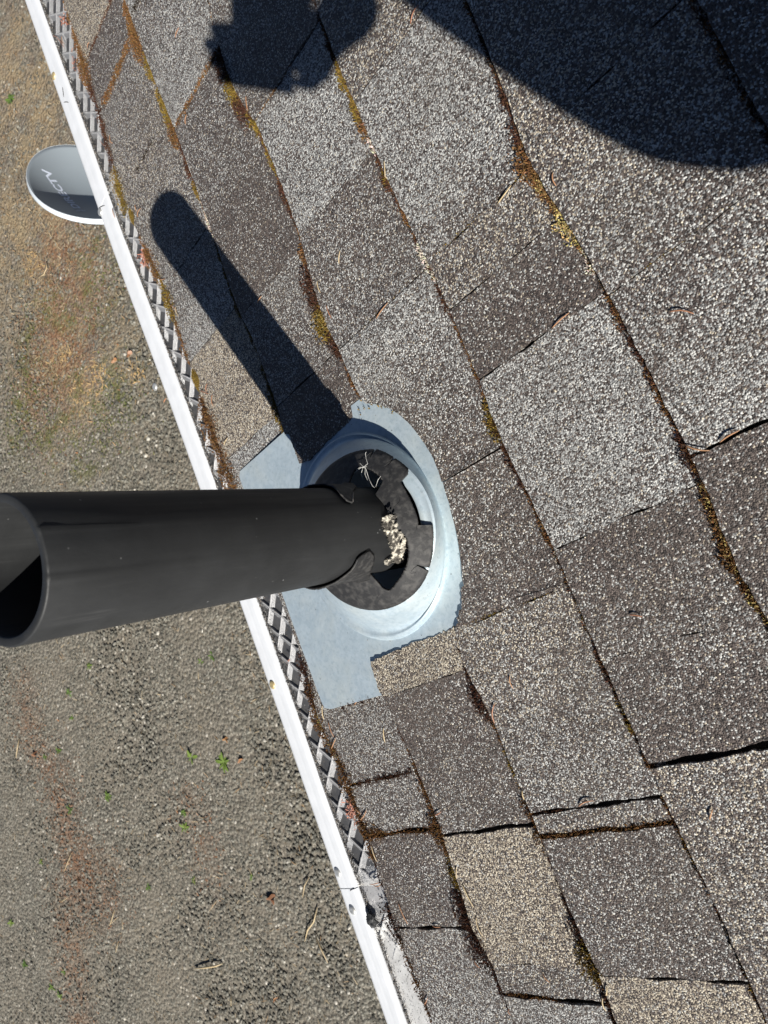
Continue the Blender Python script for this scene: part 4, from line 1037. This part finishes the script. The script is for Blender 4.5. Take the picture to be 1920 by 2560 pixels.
# thin tubes standing in for scratches, a dent and joint lines of the rail
for (xa, ya, xb, yb_, r_, lab) in [(157,218,160,243,.0005,'long thin dark scratch on the white rail above the satellite dish'),(160,256,172,256,.0006,'short crosswise dark mark of a dent in the white rail above the satellite dish'),(248,520,262,514,.0006,'dark hair-thin line for the joint of the white rail beside the satellite dish'),(410,1006,416,996,.0010,'thicker brown scratch on the white rail a little above the pipe'),(886,2222,876,2227,.0006,'dark line for the lower joint of the white rail')]:
    P = []
    a = rp(xa, ya, -.002); b_ = rp(xb, yb_, -.002)
    for i in range(5): t = i/4; P.append(rw(a[0]+(b_[0]-a[0])*t, a[1]+(b_[1]-a[1])*t+.0008*math.sin(math.pi*t), -.0016))
    V, F = tube(P, [r_*.5, r_, r_, r_, r_*.5], 6)
    o = mesh('rail_mark', V, F, M_BLACK if r_ < .0008 else M_NEEDLE, origin=P[2]); tag(o, lab, 'plant bit', 'marks on the white rail')

# ------------------------------------------------------------------ yard: weeds, straws, leaves, litter
def weed(px, py, size, label, seed, col=None):
    r = random.Random(seed); c = gp(px, py); parts = []
    nl = r.randint(8, 13)
    for i in range(nl):
        a = 2*math.pi*i/nl+r.uniform(-.3, .3); L_ = size*r.uniform(.55, 1.1); w = L_*r.uniform(.10, .17); el = r.uniform(.15, .7)
        d = np.array([math.cos(a), math.sin(a), 0]); s_ = np.array([-math.sin(a), math.cos(a), 0]); V = []
        for t, k_ in ((0, .25), (.3, .8), (.6, 1.0), (.85, .6), (1, .05)):
            p = c+d*L_*t*math.cos(el)+np.array([0, 0, L_*(t*math.sin(el)-.35*t*t)+.004])
            V += [p-s_*w*k_, p+np.array([0, 0, -.12*w]), p+s_*w*k_]
        F = []
        for k_ in range(4):
            for j in range(2): F.append((k_*3+j, k_*3+j+1, k_*3+j+4, k_*3+j+3))
        parts.append((V, F))
    o = mesh('weed', *join(parts), M_WEED, origin=c, smooth=True); tag(o, label, 'weed')
WD = [(562,1905,.075,'largest green weed rosette on the gravel, nearest the gutter'),(480,1893,.06,'green weed rosette just left of the largest weed'),(270,1989,.045,'bright weed sprout on bare gravel left of centre'),(147,1876,.045,'weed sprout beside the tan leaf in the brown streak'),(114,1893,.035,'small weed between the tan leaf and the brown streak'),(176,2023,.045,'weed growing in the middle of the brown litter streak'),(463,2069,.05,'weed with a white stone at its foot in the middle of the yard'),(460,2030,.035,'faint small weed directly above the weed with the white stone'),(104,2154,.028,'tiny yellow-green sprout left of the brown streak'),(371,2216,.035,'dull olive weed right of the brown streak near two straws'),(486,2200,.028,'little green sprout midway between the olive weed and the orange leaf'),(631,2191,.028,'little green sprout nearest the orange leaf'),(31,2305,.05,'thin green weed near the left edge of the photo'),(63,2411,.04,'green weed lower left near the photo corner'),(130,2466,.045,'green weed low in the brown streak at the bottom'),(152,2490,.05,'lowest green weed at the bottom of the brown streak'),(161,2428,.03,'sprout just above the lowest weeds of the streak'),(174,1731,.04,'weed at the upper end of the brown streak'),(224,1664,.035,'bright little weed close under the pipe shadow side'),(530,1637,.045,'pair-forming weed just below the pipe near the gutter, right one'),(504,1654,.03,'pair-forming weed just below the pipe near the gutter, left one'),(181,1794,.03,'dark little weed beside the brown streak above the tan leaf'),(27,250,.06,'green weed at the left edge above the satellite dish')]
for i, (x, y, s_, lab) in enumerate(WD): weed(x, y, s_, lab, 40+i)
def straw(pts, r_, label, m_, name='straw', group=None):
    P = [gp(x, y)+np.array([0, 0, .012+.01*math.sin(i)]) for i, (x, y) in enumerate(pts)]
    V, F = tube(P, [r_*.6]+[r_]*(len(P)-2)+[r_*.4], 6); o = mesh(name, V, F, m_, origin=P[0], smooth=True); tag(o, label, name.replace('_', ' '), group)
STR = [([(52,1845),(50,1870),(47,1892)],.004,'thick pale straw standing out left of the tan leaf'),([(183,2130),(175,2155),(167,2175)],.003,'straw crossing the brown streak below its middle'),([(291,2270),(287,2292),(281,2310)],.003,'upper straw of three lying together right of the streak'),([(308,2288),(314,2320)],.003,'right straw of three lying together right of the streak'),([(300,2290),(280,2308)],.0025,'slanting straw of three lying together right of the streak'),([(300,2350),(296,2377)],.004,'short thick straw below the group of three straws'),([(546,2248),(538,2262),(529,2274)],.0025,'thin curved straw left of the orange leaf'),([(777,2190),(767,2210),(763,2238)],.003,'curved pale straw close to the gutter above the twig'),([(797,2265),(790,2300),(775,2320),(766,2350)],.004,'forked grey twig shape lying close to the gutter near the photo bottom'),([(789,2330),(810,2370),(826,2402)],.004,'yellowish long needle pointing at the gutter near the bottom'),([(120,655),(124,672),(117,688),(98,696)],.004,'curled pale straw in the litter below the dish'),([(450,2280),(452,2292)],.003,'stub of straw alone in the dark gravel'),([(581,2485),(584,2510)],.003,'short straw near the bottom middle of the yard'),([(125,2200),(122,2215)],.0025,'short straw left of the brown streak'),([(160,2238),(158,2252),(178,2240)],.0025,'bent straw on the brown streak'),([(365,2073),(368,2095)],.002,'very thin straw in the middle of the gravel')]
for P, r_, lab in STR: straw(P, r_, lab, M_STRAW)
straw([(490,2418),(520,2414),(545,2410),(560,2406)], .006, 'short light twig casting a dark shadow on the lower gravel', M_STRAW, 'twig')
def leaf(px, py, size, label, seed):
    r = random.Random(seed); c = gp(px, py); V = [c+np.array([0, 0, .02])]; n = 14; F = []
    for i in range(n):
        a = 2*math.pi*i/n; k_ = size*(.7+.3*math.cos(a*3+seed))*r.uniform(.8, 1.1); V.append(c+np.array([k_*math.cos(a)*1.2, k_*math.sin(a)*.8, .012+.012*math.sin(2*a+seed)]))
    for i in range(n): F.append((0, 1+i, 1+(i+1) % n))
    o = mesh('leaf', V, F, M_LEAFB, origin=c); tag(o, label, 'leaf')
for x, y, s_, lab in [(682,2245,.038,'orange dry leaf alone on dark gravel near the gutter'),(91,1885,.032,'tan dry leaf at the left of the brown streak'),(690,2494,.018,'small orange leaf scrap near the photo bottom'),(569,1847,.028,'dark brown leaf just above the largest weed'),(326,886,.030,'round brown leaf in the yard above the pipe'),(290,900,.026,'brown leaf just left of the round brown leaf'),(603,1898,.020,'small brown leaf scrap right of the largest weed'),(173,2330,.018,'orange leaf scrap low on the brown streak')]: leaf(x, y, s_, lab, int(x))
# fallen fir litter and dry grass: nobody could count it
V = []; F = []; Cc = []
def blade(x, y, L_, w, c):
    a = nrng.uniform(0, 6.28); d = np.array([math.cos(a), math.sin(a), nrng.uniform(-.05, .35)]); s_ = np.array([-math.sin(a), math.cos(a), 0])
    p = np.array([x, y, .006]); i0 = len(V); V.extend([p-s_*w, p+s_*w, p+d*L_*.6+s_*w*.8, p+d*L_, p+d*L_*.6-s_*w*.8]); F.append((i0, i0+1, i0+2, i0+3, i0+4))
    Cc.extend([c]*5)
def scatter(P, n, sig, pal_, L0=.02, L1=.06):
    P = [np.array(p) for p in P]
    for _ in range(n):
        k_ = nrng.integers(0, len(P)-1); t = nrng.uniform(); q = P[k_]+(P[k_+1]-P[k_])*t+nrng.normal(0, sig, 2)
        c = np.array(pal_[nrng.integers(0, len(pal_))])*nrng.uniform(.6, 1.3); blade(q[0], q[1], nrng.uniform(L0, L1), nrng.uniform(.0015, .004), c)
brn = [(.20, .10, .055), (.13, .07, .04), (.28, .18, .12), (.24, .12, .06)]; tan_ = [(.32, .26, .17), (.23, .18, .11), (.38, .30, .19), (.30, .20, .11)]; grn = [(.10, .13, .03), (.07, .10, .02), (.15, .15, .05)]
scatter(streak1, 1100, .13, brn, .008, .03); scatter(streak1b, 450, .16, brn, .008, .025); scatter(streak2, 160, .10, brn, .008, .025)
scatter(brown_up, 1800, .24, brn, .008, .03); scatter(tan_up, 2400, .36, tan_, .01, .045); scatter(green_up, 1800, .13, grn, .006, .02)
for x, y in ((155, 880), (80, 650), (245, 920), (225, 955), (190, 990), (330, 920)): scatter([gp(x, y)[:2], gp(x+14, y+20)[:2]], 60, .05, [(.50, .34, .16), (.40, .28, .14)], .015, .04)
for _ in range(2600):
    q = gp(nrng.uniform(0, 900), nrng.uniform(0, 2560)); c = np.array(tan_[nrng.integers(0, 4)])*nrng.uniform(.5, 1.2); blade(q[0], q[1], nrng.uniform(.01, .05), nrng.uniform(.001, .0025), c)
o = mesh('ground_litter', V, F, M_MOSS, origin=(-4, 1, 0), cols={'tint': Cc}); tag(o, 'brown fir litter, dry grass and low moss strewn over the gravel', 'ground cover', kind='stuff')
# pebbles standing proud of the gravel
V = []; F = []; Cc = []
ico = [(0, 0, 1), (.89, 0, .45), (.28, .85, .45), (-.72, .53, .45), (-.72, -.53, .45), (.28, -.85, .45)]
def pebble(x, y, s_, c):
    i0 = len(V); a = nrng.uniform(0, 6.28); ca, sa = math.cos(a), math.sin(a); sx, sy, sz = s_*nrng.uniform(.7, 1.3), s_*nrng.uniform(.6, 1.0), s_*nrng.uniform(.45, .8)
    for q in ico: X_, Y_ = q[0]*sx*nrng.uniform(.8, 1.2), q[1]*sy*nrng.uniform(.8, 1.2); V.append((x+X_*ca-Y_*sa, y+X_*sa+Y_*ca, q[2]*sz))
    k0 = len(V)
    for q in ico[1:]: X_, Y_ = q[0]*sx*1.05, q[1]*sy*1.05; V.append((x+X_*ca-Y_*sa, y+X_*sa+Y_*ca, -.004))
    for j in range(5):
        F.append((i0, i0+1+j, i0+1+(j+1) % 5)); F.append((i0+1+j, k0+j, k0+(j+1) % 5, i0+1+(j+1) % 5))
    Cc.extend([c]*11)

def region_pt():
    while True:
        q = gp(nrng.uniform(-40, 1000), nrng.uniform(-60, 2600))
        if -9.5 < q[0] < 0: return q
NPEB = 30000
for _ in range(NPEB):
    q = region_pt(); k_ = nrng.uniform()
    if q[1] > 3.2 and nrng.uniform() < .55: continue
    c = np.array((.42, .40, .35) if k_ > .985 else (.19, .182, .152) if k_ > .62 else (.11, .106, .088) if k_ > .25 else (.07, .067, .055))*nrng.uniform(.8, 1.2)
    pebble(q[0], q[1], nrng.uniform(.006, .0145), c)
o = mesh('gravel', V, F, M_DEBRIS, origin=(-4, 1, 0), cols={'tint': Cc}); tag(o, 'grey crushed gravel covering the yard', 'gravel', kind='stuff')

# ------------------------------------------------------------------ the person crouching behind the camera, whose shadow falls across the roof
FWD, RGT, DWN = RWC[2], RWC[0], RWC[1]
M_PHONE = simple('phone_case', (.015, .015, .017), .4)
ph = empty('phone', Matrix.Translation(Vector(tuple(CAM-FWD*.010-RGT*.024+DWN*.055)))); bpy_update()
tag(ph, 'black mobile phone held out over the roof by the crouching person', 'phone')
V, F = box(CAM-FWD*.0085-RGT*.024+DWN*.055, RGT*.0365, DWN*.0745, FWD*.0040); mesh('phone_body', V, F, M_PHONE, ph)
V, F = box(CAM-FWD*.0035-RGT*.008+DWN*.004, RGT*.016, DWN*.016, FWD*.0008); mesh('camera_bump', V, F, M_PHONE, ph)
V, F = box(CAM-FWD*.0127-RGT*.024+DWN*.055, RGT*.0345, DWN*.0725, FWD*.0001); mesh('screen', V, F, simple('phone_glass', (.02, .02, .025), .08), ph)

def skinned(J, edges, root, sub=2):
    """J: {name: (xyz relative to the lens, radius)}"""
    names = list(J); me = bpy.data.meshes.new('tmp'); me.from_pydata([tuple(CAM+np.array(J[k][0])) for k in names], [(names.index(a), names.index(b_)) for a, b_ in edges], [])
    o = bpy.data.objects.new('tmp', me); COL.objects.link(o)
    md = o.modifiers.new('skin', 'SKIN'); md.use_smooth_shade = True; md.branch_smoothing = .6
    for i, k in enumerate(names):
        r = J[k][1]; r = (r, r) if isinstance(r, (int, float)) else r
        me.skin_vertices[0].data[i].radius = r; me.skin_vertices[0].data[i].use_root = (k == root)
    if sub: ms = o.modifiers.new('sub', 'SUBSURF'); ms.levels = sub; ms.render_levels = sub
    bpy_update(); m2 = bpy.data.meshes.new_from_object(o.evaluated_get(bpy.context.evaluated_depsgraph_get()))
    V = np.array([v.co[:] for v in m2.vertices]); F = [tuple(p.vertices) for p in m2.polygons]
    bpy.data.objects.remove(o); return V, F
def zr(x): return -.5583 + .2756*x
J = {'pelvis': ((.62, -.40, -.24), .155), 'belly': ((.58, -.38, -.08), .15), 'chest': ((.52, -.34, .10), .165), 'yoke': ((.50, -.32, .22), .12), 'neck': ((.47, -.29, .31), .055), 'head0': ((.445, -.265, .39), .054),
 'shL': ((.41, -.52, .20), .080), 'elL': ((.264, -.392, .040), .068), 'foL': ((.172, -.195, .060), .052), 'wrL': ((.095, -.045, .062), .033),
 'shR': ((.57, -.17, .21), .078), 'elR': ((.40, .02, .08), .058), 'foR': ((.24, -.045, .07), .048), 'wrR': ((.095, -.125, .045), .038),
 'hiL': ((.58, -.48, -.24), .115), 'knL': ((.40, -.62, -.10), .078), 'shnL': ((.47, -.60, -.26), .062), 'anL': ((.52, -.57, zr(.52)+.10), .048), 'heL': ((.50, -.57, zr(.50)+.05), .045), 'toL': ((.36, -.60, zr(.36)+.035), .040),
 'hiR': ((.56, -.32, -.26), .115), 'knR': ((.225, -.150, -.165), .078), 'shnR': ((.35, -.21, -.30), .062), 'anR': ((.40, -.19, zr(.40)+.10), .048), 'heR': ((.385, -.19, zr(.385)+.05), .045), 'toR': ((.26, -.13, zr(.26)+.035), .040)}
Ed = [('pelvis', 'belly'), ('belly', 'chest'), ('chest', 'yoke'), ('yoke', 'neck'), ('neck', 'head0'), ('yoke', 'shL'), ('shL', 'elL'), ('elL', 'foL'), ('foL', 'wrL'), ('yoke', 'shR'), ('shR', 'elR'), ('elR', 'foR'), ('foR', 'wrR'),
 ('pelvis', 'hiL'), ('hiL', 'knL'), ('knL', 'shnL'), ('shnL', 'anL'), ('anL', 'heL'), ('heL', 'toL'), ('pelvis', 'hiR'), ('hiR', 'knR'), ('knR', 'shnR'), ('shnR', 'anR'), ('anR', 'heR'), ('heR', 'toR')]
def pc_(a, b_, c): return tuple(RGT*a+DWN*b_+FWD*c)          # phone-relative: right, down, forward
# hands: left hand wraps the image-left edge from below, right hand steadies the right lower edge
HL = {'w': (J['wrL'][0], .030), 'p0': (pc_(-.030, .150, -.045), .024), 'p1': (pc_(-.055, .115, -.040), .022)}
EL = [('w', 'p0'), ('p0', 'p1')]
def finger(H, Eg, base, name, pts, r=.0088):
    prev = base
    for i, p in enumerate(pts): H[name+str(i)] = (pc_(*p), r*(1-.10*i)); Eg.append((prev, name+str(i))); prev = name+str(i)
finger(HL, EL, 'p1', 'i', [(-.072, .085, -.032), (-.085, .068, -.014), (-.072, .058, -.002), (-.052, .054, -.0005)])
finger(HL, EL, 'p1', 'm', [(-.080, .100, -.034), (-.094, .088, -.012), (-.078, .080, -.001), (-.055, .076, .0005)])
finger(HL, EL, 'p1', 'r', [(-.076, .118, -.034), (-.088, .109, -.012), (-.074, .101, -.001), (-.054, .098, .0005)])
finger(HL, EL, 'p1', 'l', [(-.064, .136, -.034), (-.076, .129, -.014), (-.066, .121, -.003), (-.052, .118, -.001)], .0075)
finger(HL, EL, 'p0', 't', [(-.030, .118, -.036), (-.032, .095, -.026), (-.034, .072, -.022)], .0100)
HRt = {'w': (J['wrR'][0], .034), 'p0': (pc_(.034, .138, -.042), .030), 'p1': (pc_(.036, .106, -.034), .027)}
ERt = [('w', 'p0'), ('p0', 'p1')]
finger(HRt, ERt, 'p1', 'i', [(.040, .072, -.028), (.032, .050, -.018), (.017, .040, -.014)])
finger(HRt, ERt, 'p1', 'm', [(.046, .090, -.026), (.036, .080, -.010), (.012, .076, -.0075)])
finger(HRt, ERt, 'p1', 'r', [(.046, .108, -.026), (.034, .102, -.010), (.010, .098, -.0075)])
finger(HRt, ERt, 'p1', 'l', [(.040, .126, -.026), (.030, .120, -.012), (.010, .116, -.0075)], .0075)
finger(HRt, ERt, 'p0', 't', [(.018, .096, -.038), (.004, .078, -.028), (-.006, .064, -.023)], .0100)
Vb, Fb = skinned(J, Ed, 'pelvis'); Vl, Fl = skinned(HL, EL, 'w'); Vr, Fr = skinned(HRt, ERt, 'w')
M_SKIN = simple('skin', (.52, .32, .24), .5, 0, 60, (.45, .26, .19), .4); M_JACK = simple('dark_jacket', (.035, .045, .07), .85, 0, 30, (.05, .06, .09), .6, (120, .4, .004))
M_TROU = simple('work_trousers', (.10, .085, .06), .9, 0, 30, (.07, .06, .04), .6, (150, .4, .003)); M_BOOT = simple('brown_boots', (.07, .04, .022), .6)
def limb_mat(c):
    p = c-CAM
    def near(a, b_):
        a = np.array(J[a][0]); b_ = np.array(J[b_][0]); ab = b_-a; t = np.clip((p-a)@ab/(ab@ab), 0, 1); return np.linalg.norm(p-a-ab*t)-.5*(J_r(a)+J_r(b_))
    return near
def J_r(a): return 0.06
segm = {('neck', 'head0'): 0, ('yoke', 'neck'): 1, ('anL', 'heL'): 3, ('heL', 'toL'): 3, ('anR', 'heR'): 3, ('heR', 'toR'): 3}
fm = []
for f in Fb:
    c = Vb[list(f)].mean(0)-CAM; best = (9, None)
    for a, b_ in Ed:
        A_, B_ = np.array(J[a][0]), np.array(J[b_][0]); ab = B_-A_; t = np.clip((c-A_)@ab/(ab@ab), 0, 1)
        ra, rb = J[a][1], J[b_][1]; d = np.linalg.norm(c-A_-ab*t)-(ra*(1-t)+rb*t)
        if d < best[0]: best = (d, (a, b_))
    e = best[1]
    fm.append(segm.get(e, 2 if e[0][:2] in ('hi', 'kn', 'sh') and e[1][:2] in ('kn', 'sh', 'an') and e not in (('shL', 'elL'), ('shR', 'elR')) or e[1][:2] == 'hi' or e[0] in ('shnL', 'shnR') else 1))
nb_ = len(Vb); nl_ = len(Vl)
Vb = list(Vb)
V = list(Vb)+list(Vl)+list(Vr); F = list(Fb)+[tuple(i+nb_ for i in f) for f in Fl]+[tuple(i+nb_+nl_ for i in f) for f in Fr]
fm += [0]*(len(Fl)+len(Fr))
# the head: skull, jaw, then nose, brows, lips and ears pushed out of its surface
hc = CAM+np.array((.42, -.235, .445)); look = -hc+CAM; look = look/np.linalg.norm(look); look = np.array([look[0], look[1], look[2]*.75]); look /= np.linalg.norm(look)
side = np.cross(look, [0, 0, 1]); side /= np.linalg.norm(side); upv = np.cross(side, look)
V = [np.array(v) for v in V]; h0_ = len(V); NHq, NHr = 60, 44
for i in range(NHr+1):
    ph_ = math.pi*i/NHr
    for j in range(NHq):
        t = 2*math.pi*j/NHq; y = math.cos(ph_); rr_ = math.sin(ph_)
        jw_ = 1-.30*max(0, -y)**1.3; V.append(hc+side*math.cos(t)*rr_*.077*jw_+upv*y*.118+look*(math.sin(t)*rr_*.096*(1-.12*max(0, -y))+(.016*max(0, -y) if math.sin(t) > -2 else 0)))
for i in range(NHr):
    for j in range(NHq): F.append((h0_+i*NHq+j, h0_+(i+1)*NHq+j, h0_+(i+1)*NHq+(j+1) % NHq, h0_+i*NHq+(j+1) % NHq)); fm.append(0)
for i in range(h0_, len(V)):
    q = V[i]-hc; x, y, z = q@side, q@upv, q@look
    if z > 0:
        V[i] = V[i] + look*(.020*math.exp(-(x/.010)**2-((y+.008)/.018)**2)) - look*(.006*math.exp(-((abs(x)-.030)/.012)**2-((y-.014)/.010)**2)) + look*(.006*math.exp(-(x/.022)**2-((y+.042)/.007)**2))
    V[i] = V[i] + side*np.sign(x)*.014*math.exp(-((z+.005)/.012)**2-(y/.022)**2)
o = mesh('person', V, F, None, origin=CAM+np.array([.45, -.35, zr(.45)]), smooth=True, mats=[M_SKIN, M_JACK, M_TROU, M_BOOT], fmi=fm)
tag(o, 'person crouching on the shingles in dark jacket holding a phone over the pipe', 'person')
# eyes, knitted cap
bpy_update()
for sx in (-1, 1):
    V1, F1 = blobmesh(hc+side*sx*.030+upv*.014+look*.077, .0105, 1, 10, (1, 1, 1), 0); mesh('eye', V1, F1, simple('eye_white', (.6, .58, .55), .2), o, smooth=True)
V1 = []; F1 = []
for i in range(13):
    ph_ = math.pi*.52*i/12
    for j in range(32):
        t = 2*math.pi*j/32; r = .116*(1+.012*math.sin(16*t))
        V1.append(hc+upv*.022-look*.010+(upv*math.cos(ph_)*1.02+(side*math.cos(t)+look*math.sin(t))*math.sin(ph_)*.93)*r)
for i in range(12):
    for j in range(32): F1.append((i*32+j, (i+1)*32+j, (i+1)*32+(j+1) % 32, i*32+(j+1) % 32))
mesh('knitted_cap', V1, F1, simple('cap_wool', (.03, .03, .035), .95, 0, 80, (.06, .06, .06), .5, (200, .5, .003)), o, smooth=True)
